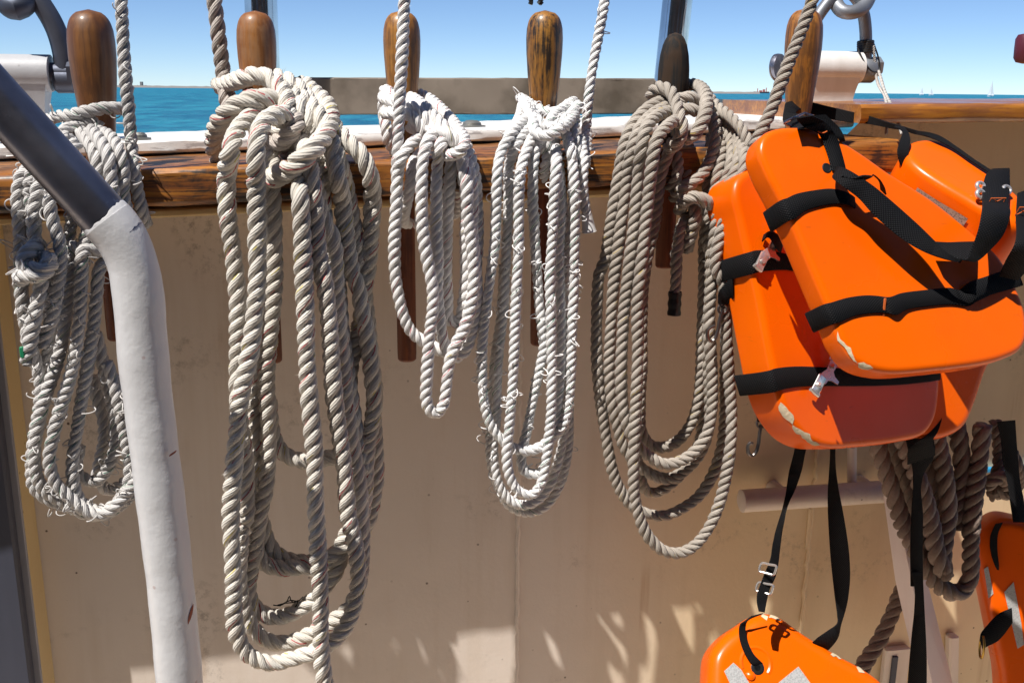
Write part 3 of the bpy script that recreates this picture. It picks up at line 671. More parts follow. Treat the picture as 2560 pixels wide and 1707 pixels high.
# --- coil 4: white rope with pulled yarns and green tracers
c = Coil('rope_coil', 'frayed bright white rope coil with green flecks and pulled yarns', 0.0062, M_ROPE4, P(1310, 1290, 0.16), hair=520, fray=60)
c.rope('standing_line', [(1517, -50, .06)] + [(x, y, .07) for x, y in vF([(1590, 60), (1560, 230), (1530, 400), (1508, 560), (1492, 700), (1482, 830)])] + vF([(1480, 950, .10), (1470, 1080, .135)]), R=0.0062)
tail = c.rope('tail', vF([(1440, 900, .12), (1462, 1050, .15), (1455, 1180, .155), (1460, 1290, .155), (1475, 1380, .155), (1484, 1425, .155)]), R=0.0058)
q0 = P(*vF([(1480, 1395)])[0], .155); q1 = P(*vF([(1488, 1450)])[0], .155)
V, F = lathe([(0.0060, 0), (0.0064, 0.006), (0.0078, 0.019), (0.0085, 0.021), (0.0075, 0.0215)], q0, (q1 - q0)); part('whipping', V, F, M_TAPEWHITE, c.root, label='white taped rope end')
c.rope('hanging_loop', vF([(1130, 740, .11), (1060, 800, .13), (985, 880, .15), (925, 980, .155), (898, 1090), (892, 1220), (888, 1360), (885, 1500)]) + vG([(622, 190), (606, 300), (590, 420), (576, 550), (566, 700), (566, 850), (580, 970), (612, 1055), (662, 1112), (720, 1148), (785, 1155), (845, 1128), (895, 1085), (938, 1030), (962, 930), (975, 780), (980, 600), (988, 400), (992, 200)]) + vF([(1405, 1400), (1395, 1200), (1380, 1050), (1350, 900), (1330, 800)]), 0.165)
c.rope('hanging_loop', vF([(1160, 780, .11), (1090, 850, .135), (1020, 940, .15), (975, 1060), (965, 1180), (965, 1320), (965, 1480)]) + vG([(680, 120), (676, 250), (668, 400), (658, 550), (642, 700), (634, 850), (626, 1000), (612, 1130), (618, 1230), (650, 1330), (700, 1390), (765, 1405), (830, 1372), (880, 1300), (915, 1200), (940, 1100), (955, 950), (955, 800), (945, 600), (940, 400), (948, 200)]) + vF([(1330, 1400), (1320, 1250), (1310, 1100), (1290, 960)]), 0.145)
c.rope('hanging_loop', vF([(1170, 830, .12), (1110, 920, .15), (1065, 1040, .165), (1045, 1160), (1040, 1300), (1038, 1480)]) + vG([(735, 90), (735, 210), (726, 350), (720, 500), (714, 650), (704, 800), (692, 950), (686, 1060), (678, 1170), (690, 1270), (730, 1340), (790, 1360), (835, 1310), (858, 1220), (872, 1120), (882, 1000), (882, 850), (880, 700), (880, 520), (876, 360), (884, 200)]) + vF([(1262, 1480), (1268, 1330), (1280, 1180), (1288, 1060), (1275, 950), (1250, 860)]), 0.172)
c.rope('hanging_loop', vF([(1200, 860, .12), (1150, 960, .15), (1132, 1080), (1128, 1220), (1130, 1400)]) + vG([(800, 70), (805, 200), (815, 350), (826, 480), (842, 590), (850, 680), (832, 770), (808, 870), (788, 970), (770, 1070), (745, 1170), (760, 1250), (785, 1300), (830, 1260), (862, 1160), (905, 1000), (925, 800), (930, 600), (925, 400), (920, 200)]) + vF([(1310, 1400), (1300, 1250), (1285, 1100)]), 0.16)
c.rope('hanging_loop', vF([(1300, 800, .11), (1350, 890, .14), (1378, 1020, .16), (1388, 1150), (1392, 1300), (1390, 1500)]) + vG([(985, 90), (980, 220), (970, 400), (965, 600), (962, 800), (962, 980), (958, 1130), (940, 1250), (900, 1350), (840, 1420), (765, 1440), (690, 1405), (640, 1320), (606, 1200), (600, 1060), (610, 900), (625, 700), (650, 500), (665, 300)]), 0.135)
c.rope('turn', vF([(1045, 640, .04), (1085, 665, .075), (1150, 705, .10), (1220, 735, .11), (1290, 735, .105), (1350, 700, .085), (1395, 660, .05)]), R=0.0066)
c.rope('turn', vF([(1065, 655, .07), (1110, 730, .115), (1170, 800, .135), (1245, 835, .145), (1320, 800, .14), (1390, 730, .11), (1430, 690, .08)]), R=0.0066)
c.rope('turn', vF([(1080, 700, .09), (1140, 780, .13), (1150, 860, .155), (1220, 890, .165), (1300, 850, .16), (1380, 780, .13), (1410, 710, .09)]), R=0.0064)
c.rope('turn', vF([(1130, 690, .09), (1160, 780, .13), (1200, 850, .14), (1190, 940, .14), (1215, 1020, .13)]), R=0.0060)
c.rope('turn', vF([(1300, 720, .09), (1240, 790, .13), (1210, 880, .14), (1240, 980, .14), (1210, 1080, .135), (1200, 1180, .12)]), R=0.0060)
c.rope('turn', vF([(1060, 690, .08), (1045, 760, .10), (1010, 830, .12), (960, 900, .125)]), R=0.0060)
c.rope('turn', vF([(1390, 690, .08), (1405, 780, .115), (1400, 880, .135), (1420, 980, .14), (1425, 1100, .14)]), R=0.0060)
c.rope('turn', vF([(1240, 1250, .05), (1190, 1330, .06), (1150, 1380, .05)]), R=0.0062)
c.finish()

# --- coil 5: weathered taupe rope
c = Coil('rope_coil', 'weathered taupe rope coil with a black taped tail', 0.0073, M_ROPE5, P(1700, 1400, 0.16), hair=520)
c.rope('standing_line', [(2045, -50, .17)] + [(x, y, .17) for x, y in vM([(598, 10), (560, 130), (490, 330), (410, 530), (330, 730), (250, 930)])] + vH([(1000, 760, .17), (960, 870, .165), (945, 980, .15), (930, 1080, .14)]), R=0.0074, lay=4.0)
c.rope('hanging_loop', vH([(470, 560, .10), (380, 610, .12), (300, 700, .135), (248, 810, .14), (215, 950), (190, 1100), (168, 1260), (145, 1450)]) + vI([(105, 30), (90, 160), (80, 300), (78, 450), (84, 600), (95, 750), (108, 860), (125, 960), (150, 1070), (190, 1160), (240, 1225), (310, 1262), (390, 1270), (470, 1238), (550, 1180), (610, 1090), (648, 970), (662, 850), (668, 700), (672, 500), (672, 330), (665, 150)]) + vH([(720, 1380), (725, 1250), (745, 1120), (770, 980), (790, 860), (780, 740), (740, 640)]), 0.142)
c.rope('hanging_loop', vH([(500, 590, .105), (410, 640, .13), (335, 730, .15), (290, 860, .155), (262, 1000), (240, 1150), (220, 1300), (200, 1480)]) + vI([(172, 20), (160, 150), (148, 300), (140, 450), (140, 600), (152, 740), (172, 850), (205, 960), (270, 1040), (340, 1085), (410, 1098), (480, 1060), (540, 1000), (585, 900), (600, 780), (598, 600), (590, 400), (600, 200), (605, 60)]) + vH([(745, 1320), (765, 1180), (800, 1050), (845, 920), (850, 800), (815, 700), (760, 630)]), 0.15)
c.rope('hanging_loop', vH([(520, 620, .12), (430, 650, .145), (370, 720, .165), (345, 830, .172), (330, 960), (315, 1100), (300, 1250), (282, 1400), (270, 1540)]) + vI([(240, 20), (222, 150), (206, 300), (196, 450), (190, 600), (198, 740), (216, 840), (255, 930), (310, 990), (380, 1032), (450, 1022), (525, 975), (580, 900), (605, 800), (608, 620), (600, 400), (610, 200), (615, 40)]) + vH([(752, 1330), (770, 1200), (810, 1080), (860, 980), (885, 860), (860, 750), (800, 650)]), 0.166)
c.rope('hanging_loop', vH([(560, 660, .135), (480, 710, .165), (425, 790, .18), (402, 920, .182), (384, 1080), (367, 1240), (352, 1420)]) + vI([(296, 20), (282, 150), (270, 300), (268, 450), (262, 600), (256, 750), (250, 900), (244, 1040), (250, 1170), (278, 1280), (322, 1370), (390, 1432), (460, 1442), (530, 1405), (595, 1320), (640, 1215), (670, 1090), (690, 950), (698, 800), (692, 650), (680, 500), (668, 350), (660, 200)]) + vH([(760, 1500), (790, 1300), (840, 1150), (895, 1020), (920, 900), (895, 790), (840, 690)]), 0.178)
c.rope('hanging_loop', vH([(520, 780, .13), (478, 860, .155), (455, 980), (436, 1130), (415, 1290), (398, 1440)]) + vI([(322, 30), (300, 150), (285, 350), (282, 550), (275, 750), (285, 880), (330, 945), (385, 955), (445, 932), (500, 870), (540, 770), (558, 600), (560, 400), (566, 200), (572, 30)]) + vH([(715, 1200), (720, 1050), (735, 900), (740, 760)]), 0.125)
c.rope('hanging_loop', vI([(268, 850, .13), (262, 960, .12), (275, 1090, .11), (310, 1160, .10), (360, 1160, .10), (410, 1130, .10), (460, 1085, .10), (520, 1020, .11), (560, 900, .11), (570, 700, .11)]), 0.11)
c.rope('turn', vH([(440, 580, .07), (405, 535, .085), (445, 492, .10), (505, 512, .115), (540, 575, .13), (560, 650, .145), (575, 725, .15), (545, 800, .145), (490, 835, .13)]), R=0.0078)
c.rope('turn', vH([(560, 500, .02), (620, 475, .04), (680, 495, .075), (702, 570, .115), (685, 670, .145), (645, 750, .15), (590, 785, .14)]), R=0.0080)
c.rope('turn', vH([(460, 600, .095), (540, 560, .11), (620, 548, .11), (680, 590, .10)]), R=0.0074)
c.rope('turn', vH([(480, 640, .10), (560, 610, .12), (640, 620, .125), (700, 680, .11)]), R=0.0074)
c.rope('turn', vH([(700, 520, .05), (770, 600, .09), (850, 660, .12), (915, 740, .14), (945, 830, .15), (935, 930, .15), (900, 1040, .14)]), R=0.0073)
c.rope('turn', vH([(690, 560, .06), (740, 650, .10), (755, 760, .12), (745, 860, .13), (700, 960, .14), (640, 1020, .145), (575, 1060, .14), (530, 1110, .12)]), R=0.0074)
c.rope('turn', vH([(520, 800, .10), (545, 900, .125), (540, 990, .13), (500, 1060, .12)]), R=0.0073)
c.rope('turn', vH([(600, 800, .09), (620, 880, .11), (600, 970, .12), (560, 1050, .12)]), R=0.0070)
c.rope('knot', vH([(560, 1180, .13), (590, 1125, .155), (640, 1105, .165), (700, 1125, .165), (745, 1165, .155), (735, 1205, .14), (690, 1195, .13), (630, 1155, .135), (605, 1120, .14)]), R=0.0080)
c.rope('tail', vH([(640, 1150, .15), (650, 1210, .155), (635, 1290, .15), (612, 1370, .145), (605, 1400, .14)]), R=0.0072)
c.rope('tail', vH([(650, 1200, .13), (590, 1230, .14), (555, 1290, .145), (540, 1400, .145), (545, 1500, .145)]) + vI([(441, 60, .145), (441, 160, .145), (438, 240, .145), (435, 330, .145)]), R=0.0070)
C = catmull([P(*vI([p])[0], .145) for p in ((438, 238), (436, 290), (433, 345))], 0.003)
V, F = tube(C, 0.0078 + 0.0006 * np.sin(np.arange(len(C)) * 1.7), 16); part('taped_end', V, F, M_BLACK, c.root, label='shiny black tape on the rope end')
c.finish()

# --- coil 1: frayed grey-white rope behind the bent pipe
c = Coil('rope_coil', 'frayed greyish white rope coil hanging behind the bent pipe', 0.0072, M_ROPE1, P(190, 1290, 0.14), hair=560, fray=70)
c.rope('standing_line', [(300, -50, .12)] + [(x, y, .125) for x, y in vA([(680, 20), (690, 150), (700, 300), (710, 450), (720, 600), (728, 740)])] + vA([(738, 850, .13), (750, 950, .14), (770, 1080, .142), (795, 1190, .14), (818, 1260, .13)]), R=0.0068)
c.rope('turn', vA([(720, 620, .06), (660, 608, .09), (580, 608, .10), (490, 625, .105), (400, 645, .105), (320, 655, .095), (250, 690, .075), (215, 740, .06)]), R=0.0070)
c.rope('turn', vA([(560, 720, .10), (500, 680, .10), (450, 670, .08), (400, 690, .09), (370, 740, .11)]))
def A_(p): return vA(p)
c.rope('hanging_loop', vA([(560, 740, .11), (625, 770, .13), (672, 850, .148), (695, 960, .15), (690, 1080, .15), (705, 1180, .15)]) + vB([(300, 20, .14), (330, 0, .14)])[:0] + vA([(680, 1330, .145), (620, 1450, .14)]) + vB([(560, 150), (535, 300), (522, 450), (505, 600), (485, 760), (460, 900), (436, 1050), (412, 1200), (410, 1320), (430, 1420), (470, 1480), (560, 1520), (640, 1480), (700, 1400), (720, 1270), (700, 1100), (670, 930), (640, 800), (600, 680)]), 0.15)
c.rope('hanging_loop', vA([(500, 730, .12), (560, 790, .14), (610, 880, .155), (628, 990, .158), (640, 1100, .158), (600, 1250, .155), (560, 1400, .15)]) + vB([(470, 60), (455, 200), (445, 400), (422, 580), (385, 780), (342, 940), (305, 1090), (280, 1230), (310, 1350), (370, 1420), (450, 1490), (540, 1535), (620, 1510), (690, 1440), (745, 1370), (780, 1250), (760, 1050), (720, 850)]), 0.16)
c.rope('hanging_loop', vA([(450, 740, .11), (500, 800, .13), (540, 880, .145), (550, 980, .15), (540, 1100, .15), (500, 1250, .148), (450, 1400, .148)]) + vB([(400, 40), (392, 180), (375, 320), (362, 450), (340, 590), (312, 700), (275, 810), (240, 930), (212, 1080), (200, 1230), (215, 1340), (270, 1420), (360, 1470), (470, 1530), (580, 1540), (680, 1480), (740, 1420)]), 0.145)
c.rope('hanging_loop', vA([(420, 700, .10), (360, 740, .12), (300, 800, .135), (240, 880, .14), (180, 980, .145), (165, 1080), (175, 1200), (185, 1330), (170, 1450)]) + vB([(115, 60), (112, 180), (120, 310), (138, 450), (160, 560), (200, 680), (230, 800), (225, 950), (195, 1100), (180, 1250), (190, 1380), (250, 1440), (340, 1480), (420, 1500), (500, 1540)]), 0.14)
c.rope('hanging_loop', vA([(380, 760, .13), (330, 830, .145), (270, 930, .15), (225, 1040), (205, 1150), (200, 1260), (205, 1380), (225, 1480)]) + vB([(215, 40)]), 0.155)
c.rope('hanging_loop', vA([(400, 780, .11), (320, 850, .12), (220, 920, .13), (130, 970, .135), (102, 1080), (105, 1200), (112, 1320), (108, 1440)]) + vB([(100, 40), (115, 160), (125, 260)]), 0.135)
c.rope('hanging_loop', vA([(430, 800, .14), (370, 900, .155), (310, 1020, .16), (282, 1140, .165), (300, 1250), (330, 1350), (340, 1450)]) + vB([(345, 30), (334, 160), (316, 300), (298, 420), (268, 500), (245, 560), (238, 600)]), 0.165)
c.rope('hanging_loop', vA([(480, 1000, .14), (420, 1100, .14), (400, 1200), (385, 1320), (360, 1450)]) + vB([(310, 20), (290, 180), (280, 350), (285, 500), (270, 640), (250, 760), (232, 900)]), 0.13)
c.rope('hanging_loop', vB([(540, 520), (565, 620), (592, 760), (622, 900), (645, 1030), (642, 1170), (600, 1280), (530, 1350), (460, 1390), (430, 1300), (440, 1150)]), 0.12)
c.rope('hanging_loop', vB([(520, 760), (545, 880), (575, 1000), (580, 1120), (555, 1240), (545, 1330), (600, 1400), (680, 1370), (740, 1300)]), 0.10)
c.rope('knot', vB([(215, 30, .155), (165, 60, .17), (125, 105, .175), (135, 150, .178), (185, 165, .185), (245, 155, .185), (275, 115, .175), (240, 95, .16)]), R=0.0086)
c.rope('knot', vB([(115, 215, .165), (150, 190, .18), (210, 195, .188), (265, 160, .185), (280, 110, .165)]), R=0.0090)
c.rope('tail', vB([(195, 130, .165), (225, 210, .17), (218, 290, .17), (200, 390, .172), (186, 490, .172), (172, 590, .172), (158, 690, .17)]), R=0.0078)
V, F = box(P(*vB([(124, 628)])[0], .178), U, Zv, N, 0.0022, 0.006, 0.0016, 0.0008); part('green_tape', V, F, M_GREEN, c.root)
c.finish()

# ------------------------------------------------------------------ bent pipe in front at the left
pp = root('bent_pipe', B(loc(P(440, 1700, .33))[0], .33, 0), 'bent pipe, white lumpy paint below and bare dark grey above', 'pipe')
OP = 0.33
jx, jy = 322, 600
low = P(*vS([(404, 1560)])[0], OP); mid = P(*vS([(318, 680)])[0], OP); el = P(*vS([(290, 575)])[0], OP)
j0 = P(*vS([(246, 505)])[0], OP); up = P(*vS([(-60, 170)])[0], OP)
low = np.array([mid[0], mid[1], 0.0]) + (low - mid) * 0.02; low[2] = 0.0
mid2 = mid.copy(); mid2[2] -= 0.30; mid2[0] += 0.008
C = catmull([np.array([mid2[0], mid2[1], 0.001]), np.array([mid2[0], mid2[1], 0.4]), mid2, mid - Zv * 0.06, mid, P(*vS([(303, 600)])[0], OP), P(*vS([(275, 540)])[0], OP), j0], 0.008)
Rw = 0.0216
kk = np.arange(len(C)); rad = Rw * (1 + 0.012 * np.sin(kk * .31) + 0.010 * np.sin(kk * .83 + 1)); rad[-6:] *= np.linspace(1.0, 1.04, 6)
V, F = tube(C, rad, 40, cap=True)
V = V + rng.normal(size=V.shape) * 0.00008
lowp = part('painted_section', V, F, M_WHITEPIPE, pp, sharp=60)
d = (up - j0) / np.linalg.norm(up - j0)
V, F = tube(np.array([j0 - d * 0.02 + d * s for s in np.linspace(0, 1.5, 20)]), 0.0212, 40); part('bare_section', V, F, M_DARKPIPE, pp, sharp=60)
# ragged paint edge running up the bare section
Vp = []; Fp = []; ns = 48; T, E1, E2 = frames(np.array([j0, j0 + d * .1, j0 + d * .2]))
for i in range(ns):
    a = 2 * math.pi * i / ns
    e = E1[0] * math.cos(a) + E2[0] * math.sin(a)
    h = 0.003 + 0.0015 * math.sin(a * 2 + 1) + 0.0016 * rng.random()
    Vp += [j0 - d * 0.012 + e * Rw * 1.015, j0 + d * h * .6 + e * Rw * 1.01, j0 + d * h + e * 0.02125]
Fp = [(3 * i + k, 3 * ((i + 1) % ns) + k, 3 * ((i + 1) % ns) + k + 1, 3 * i + k + 1) for i in range(ns) for k in (0, 1)]
part('paint_edge', Vp, Fp, M_WHITEPIPE, pp)
M_REDSCRAPE = NT('red_brown_scrape').set(color=(0.24, 0.045, 0.02), rough=0.6)
for (x, y, w, h, side) in ((474, 1517, .003, .017, .70), (430, 1116, .004, .004, .48), (470, 1648, .0025, .006, .66)):     # red scrapes on the paint
    cen = np.array([mid2[0], mid2[1], P(x, y, OP)[2]]); V = []
    vdir = EYE - cen; vdir[2] = 0; vdir /= np.linalg.norm(vdir); rdir = np.cross(Zv, vdir)
    for k in range(5):
        t = k / 4 - .5; ww = w * (1 - 4 * t * t) * 0.5 + 0.0002
        for sgn in (-1, 1):
            sn = min(side + (sgn * ww + t * 0.006) / Rw, .97); nn = rdir * sn + vdir * math.sqrt(1 - sn * sn)
            V.append(cen + nn * (Rw * 1.03) + Zv * (t * h))
    part('scrape_mark', V, [(2 * k, 2 * k + 1, 2 * k + 3, 2 * k + 2) for k in range(4)], M_REDSCRAPE, lowp)

# ------------------------------------------------------------------ lugs and shackles
M_LUGSHADE = paint_mat('shaded_white_lug_paint', (0.46, 0.47, 0.50), (0.34, 0.34, 0.36), (0.08, 0.06, 0.05), 0.9, 0.5, 0.25, 110)  # white lug paint greyed: the left lug's shade is in the colour
def lug(name_label, u0, u1, o, z_bar, Rb, zbase, flip):
    M_LUG = M_LUGSHADE if flip < 0 else globals()['M_LUG']
    t = root('lug_bracket', B((u0 + u1) / 2, o, zbase), name_label, 'bracket')
    V, F = tube(np.array([B(u, o, z_bar) for u in np.linspace(u0, u1, 8)]), Rb, 32); part('barrel', V, F, M_LUG, t)
    # web below the barrel, waisted
    zs = np.linspace(z_bar - Rb * 0.1, zbase, 14); V = []; F = []
    for z in zs:
        k = (z_bar - z) / (z_bar - zbase); ins = 0.010 * math.sin(min(1, k * 1.3) * math.pi / 2)
        a, b = u0 + ins * 0.4 + 0.0007, u1 - ins - 0.0007
        th = Rb * 0.93 * (1 - 0.5 * min(1, k * 1.6))
        V += [B(a, o + th, z), B(b, o + th, z), B(b, o - th, z), B(a, o - th, z)]
    for i in range(len(zs) - 1):
        for j in range(4): F.append((i * 4 + j, i * 4 + (j + 1) % 4, i * 4 + 4 + (j + 1) % 4, i * 4 + 4 + j))
    F += [(0, 1, 2, 3), tuple(len(V) - 4 + j for j in (3, 2, 1, 0))]
    part('web', V, F, M_LUG, t)
OS = -0.17
# right hand lug (pixels from the close view M)
uR0 = loc(P(*vM([(560, 560)])[0], OS))[0]; uR1 = loc(P(*vM([(985, 560)])[0], OS))[0]
zR = loc(P(*vM([(800, 560)])[0], OS))[2]
zRt = loc(P(*vM([(800, 425)])[0], OS))[2]
lug('white painted lug bracket behind the amber pin', uR0, uR1, OS, zR, abs(zRt - zR), 1.350 + SHEER * .45, 1)
sh = root('bow_shackle', B(uR1, OS, zR), 'grey galvanised bow shackle with black lashing tape behind the amber pin', 'shackle')
def pm(x, y, o=OS): return P(*vM([(x, y)])[0], o)
legR = catmull([pm(1040, 560), pm(1042, 400), pm(1040, 250), pm(1020, 110), pm(965, -10), pm(880, -70), pm(790, -40), pm(700, 60), pm(620, 180), pm(540, 330), pm(500, 460), pm(490, 560)], 0.006)
V, F = tube(legR, 0.0088, 18); part('bow', V, F, M_GALV, sh)
for x, w in ((1040, .011), (500, .011)):
    c0 = pm(x, 585); V, F = lathe([(0.0165, -w), (0.018, -w * .8), (0.018, w * .8), (0.0165, w)], c0, U, 28); part('eye', V, F, M_GALV, sh)
V, F = tube(np.array([B(u, OS, loc(pm(800, 585))[2]) for u in np.linspace(loc(pm(440, 560))[0], loc(pm(1130, 560))[0], 6)]), 0.0085, 20); part('bolt', V, F, M_GALV, sh)
V, F = lathe([(0.0145, -.006), (0.0145, .006), (0.009, .009)], pm(1120, 555), U, 6); part('nut', V, F, M_GALV, sh)
V, F = lathe([(0.018, -.004), (0.0185, 0), (0.018, .004)], pm(312, 555, OS), U * .6 + N * .8, 28); part('bolt_head', V, F, M_DARKPIPE, sh)
V, F = torus(pm(312, 565, OS), U * .5 + N * .87, 0.0175, 0.0013); part('split_ring', V, F, M_DARKHOOK, sh)
# chain link through the bow
lk = root('chain_link', pm(930, 40), 'thick grey chain link through the right shackle', 'chain link')
V, F = tube(catmull([pm(770, -90, OS - .02), pm(790, 20, OS - .005), pm(850, 95, OS + .012), pm(930, 105, OS + .016), pm(1010, 70, OS + .010), pm(1070, -20, OS - .005), pm(1080, -120, OS - .02)], 0.005), 0.0100, 18); part('rod', V, F, M_GALV, lk)
# lashing tape on the shackle leg
ls = root('tape_lashing', pm(1040, 390), 'black tape wound round the leg of the right shackle', 'tape')
kk = np.linspace(0, 1, 90)
ctr = [pm(1040, 345 + 95 * k) for k in kk]
C = np.array([c0 + 0.0102 * (U * math.cos(k * 38) + N * math.sin(k * 38)) for c0, k in zip(ctr, kk)])
V, F = tube(C, 0.0024, 8); part('winding', V, F, M_BLACK, ls)
V, F = tube(catmull([pm(975, 400, OS + .012), pm(1020, 500, OS + .02), pm(1090, 590, OS + .02), pm(1150, 590, OS + .015), pm(1150, 500, OS + .012), pm(1110, 370, OS + .008)], 0.004), 0.0012, 6); part('loose_end', V, F, M_BLACK, ls)
cd = root('thin_cord', pm(1230, 980, .0), 'thin white cord hanging from the right shackle to the strap', 'cord')
for pts in ([(1105, 380, OS + .01), (1130, 640, OS + .02), (1200, 800, -.05), (1215, 880, 0), (1225, 980, .03)], [(1150, 590, OS + .02), (1200, 760, -.06), (1265, 900, .02), (1310, 1020, .06), (1340, 1110, .09)], [(1222, 975, .03), (1215, 1060, .05), (1212, 1110, .06)]):
    C = catmull([pm(*p) for p in pts], 0.0009); V, F, uv = rope_mesh(C, 0.0021, 4.2, m=4); part('cord', V, F, M_CORD, cd, uv, sharp=None)
# left hand lug
def pa(x, y, o=OS): return P(*vA([(x, y)])[0], o)
uL0 = loc(pa(-230, 420))[0]; uL1 = loc(pa(290, 420))[0]; zL = loc(pa(150, 410))[2]; zLt = loc(pa(150, 305))[2]
lug('white painted lug bracket at the upper left edge', uL0, uL1, OS, zL, abs(zLt - zL), 1.350 + SHEER * -.6, -1)
sh = root('bow_shackle', B(uL1, OS, zL), 'grey galvanised bow shackle at the upper left edge', 'shackle')
V, F = tube(catmull([pa(365, 470), pa(362, 380), pa(345, 270), pa(310, 160), pa(255, 60), pa(180, -40), pa(60, -120), pa(-60, -110), pa(-180, -20), pa(-260, 120), pa(-300, 280), pa(-300, 430)], 0.006), 0.0125, 18); part('bow', V, F, M_GALVDARK, sh)
V, F = lathe([(0.014, -.013), (0.0165, -.010), (0.0165, .010), (0.014, .013)], pa(368, 450), U, 28); part('eye', V, F, M_GALVDARK, sh)
V, F = tube(np.array([B(u, OS, loc(pa(300, 412))[2]) for u in np.linspace(loc(pa(-330, 412))[0], loc(pa(455, 412))[0], 6)]), 0.0135, 20); part('bolt', V, F, M_GALVDARK, sh)
V, F = lathe([(0.020, -.009), (0.020, .007), (0.014, .010)], pa(432, 412), U, 6); part('nut', V, F, M_GALVDARK, sh)
lk = root('chain_link', pa(95, 30), 'dark chain link at the upper left corner', 'chain link')
V, F = tube(catmull([pa(10, -90, OS - .02), pa(30, 0, OS), pa(90, 45, OS + .015), pa(140, 10, OS + .005), pa(160, -90, OS - .02)], 0.005), 0.0155, 18); part('rod', V, F, M_GALVDARK, lk)

# ------------------------------------------------------------------ life jackets
def inset2d(Q, dist):
    T = np.roll(Q, -1, 0) - np.roll(Q, 1, 0); T /= np.linalg.norm(T, axis=1)[:, None]
    nrm = np.stack([-T[:, 1], T[:, 0]], 1)
    area = 0.5 * np.sum(Q[:, 0] * np.roll(Q[:, 1], -1) - Q[:, 1] * np.roll(Q[:, 0], -1))
    return Q + nrm * dist * (1 if area > 0 else -1)
class Slab:
    """a dipped foam block: outline on a plane, rounded edges, real thickness"""
    def __init__(s, name, pl, outline, t, r, parent, m=None, step=0.004, pillow=0.004):
        P3 = np.array([pl.at(x, y) for x, y in outline])
        c = P3.mean(0); ex = np.cross(Zv, pl.n); ex /= np.linalg.norm(ex); ey = np.cross(pl.n, ex)
        Q = np.stack([(P3 - c) @ ex, (P3 - c) @ ey], 1)
        Q = catmull(Q, step, closed=True); k = len(Q)
        area = 0.5 * np.sum(Q[:, 0] * np.roll(Q[:, 1], -1) - Q[:, 1] * np.roll(Q[:, 0], -1))
        if area < 0: Q = Q[::-1]
        s.pl, s.c, s.ex, s.ey, s.Q, s.r, s.t = pl, c, ex, ey, Q, r, t
        lev = [(r * 0.55 + 0.0022, 0.0)]
        for a in np.linspace(0, math.pi / 2, 7): lev.append((r * 0.55 - r * math.sin(a), r * (1 - math.cos(a))))
        lev += [(-r * .45 - r * 0.03, t * 0.5)]
        for a in np.linspace(math.pi / 2, 0, 7): lev.append((r * 0.55 - r * math.sin(a), t - r * (1 - math.cos(a))))
        s.lev = lev
        V = []; F = []
        def put(Qk, dep): V.extend(c + Qk[:, :1] * ex + Qk[:, 1:] * ey - dep * pl.n)
        for ins, dep in lev: put(inset2d(Q, ins), dep)
        nl = len(lev)
        for i in range(nl - 1):
            for j in range(k): F.append((i * k + j, (i + 1) * k + j, (i + 1) * k + (j + 1) % k, i * k + (j + 1) % k))
        F.append(tuple(range(k))); F.append(tuple((nl - 1) * k + j for j in range(k))[::-1])
        s.ob = part(name, V, F, m or M_ORANGE, parent, sharp=50)
    def edge(s, i, ins, dep, lift=0.0004):
        """point on the rounded edge near outline index i"""
        Qi = inset2d(s.Q, ins - lift)[i % len(s.Q)]
        return s.c + Qi[0] * s.ex + Qi[1] * s.ey - (dep - lift) * s.pl.n
    def nearest(s, x, y):
        q = s.pl.at(x, y) - s.c; q = np.array([q @ s.ex, q @ s.ey]); return int(np.argmin(np.linalg.norm(s.Q - q, axis=1)))
    def chip(s, a, b, w0, parent, lo=0.0, hi=None):
        """bare foam where the skin is torn off along the edge from outline pixel a to b"""
        i0, i1 = s.nearest(*a), s.nearest(*b); k = len(s.Q)
        if (i1 - i0) % k > k / 2: i0, i1 = i1, i0
        ids = [i0 + j for j in range((i1 - i0) % k + 1)]
        V = []; F = []; r = s.r; m = 4
        for n_i, i in enumerate(ids):
            t = n_i / max(1, len(ids) - 1); env = (math.sin(t * math.pi) ** 0.5)
            c0 = 0.5 + 0.12 * math.sin(n_i * .9) + rng.normal() * .04; w = w0 * env * (0.65 + 0.6 * rng.random())
            for j in range(m + 1):
                al = (c0 + w * (j / m - .5)) * math.pi / 2; al = min(max(al, -.25), 1.57)
                if al >= 0: ins, dep = r * 0.55 - r * math.sin(al), r * (1 - math.cos(al))
                else: ins, dep = r * .55 - r * al, 0
                V.append(s.edge(i, ins, dep, 0.0006))
        for n_i in range(len(ids) - 1):
            for j in range(m): a0 = n_i * (m + 1) + j; F.append((a0, a0 + 1, a0 + m + 2, a0 + m + 1))
        part('bare_foam', V, F, M_FOAM, parent, sharp=None)
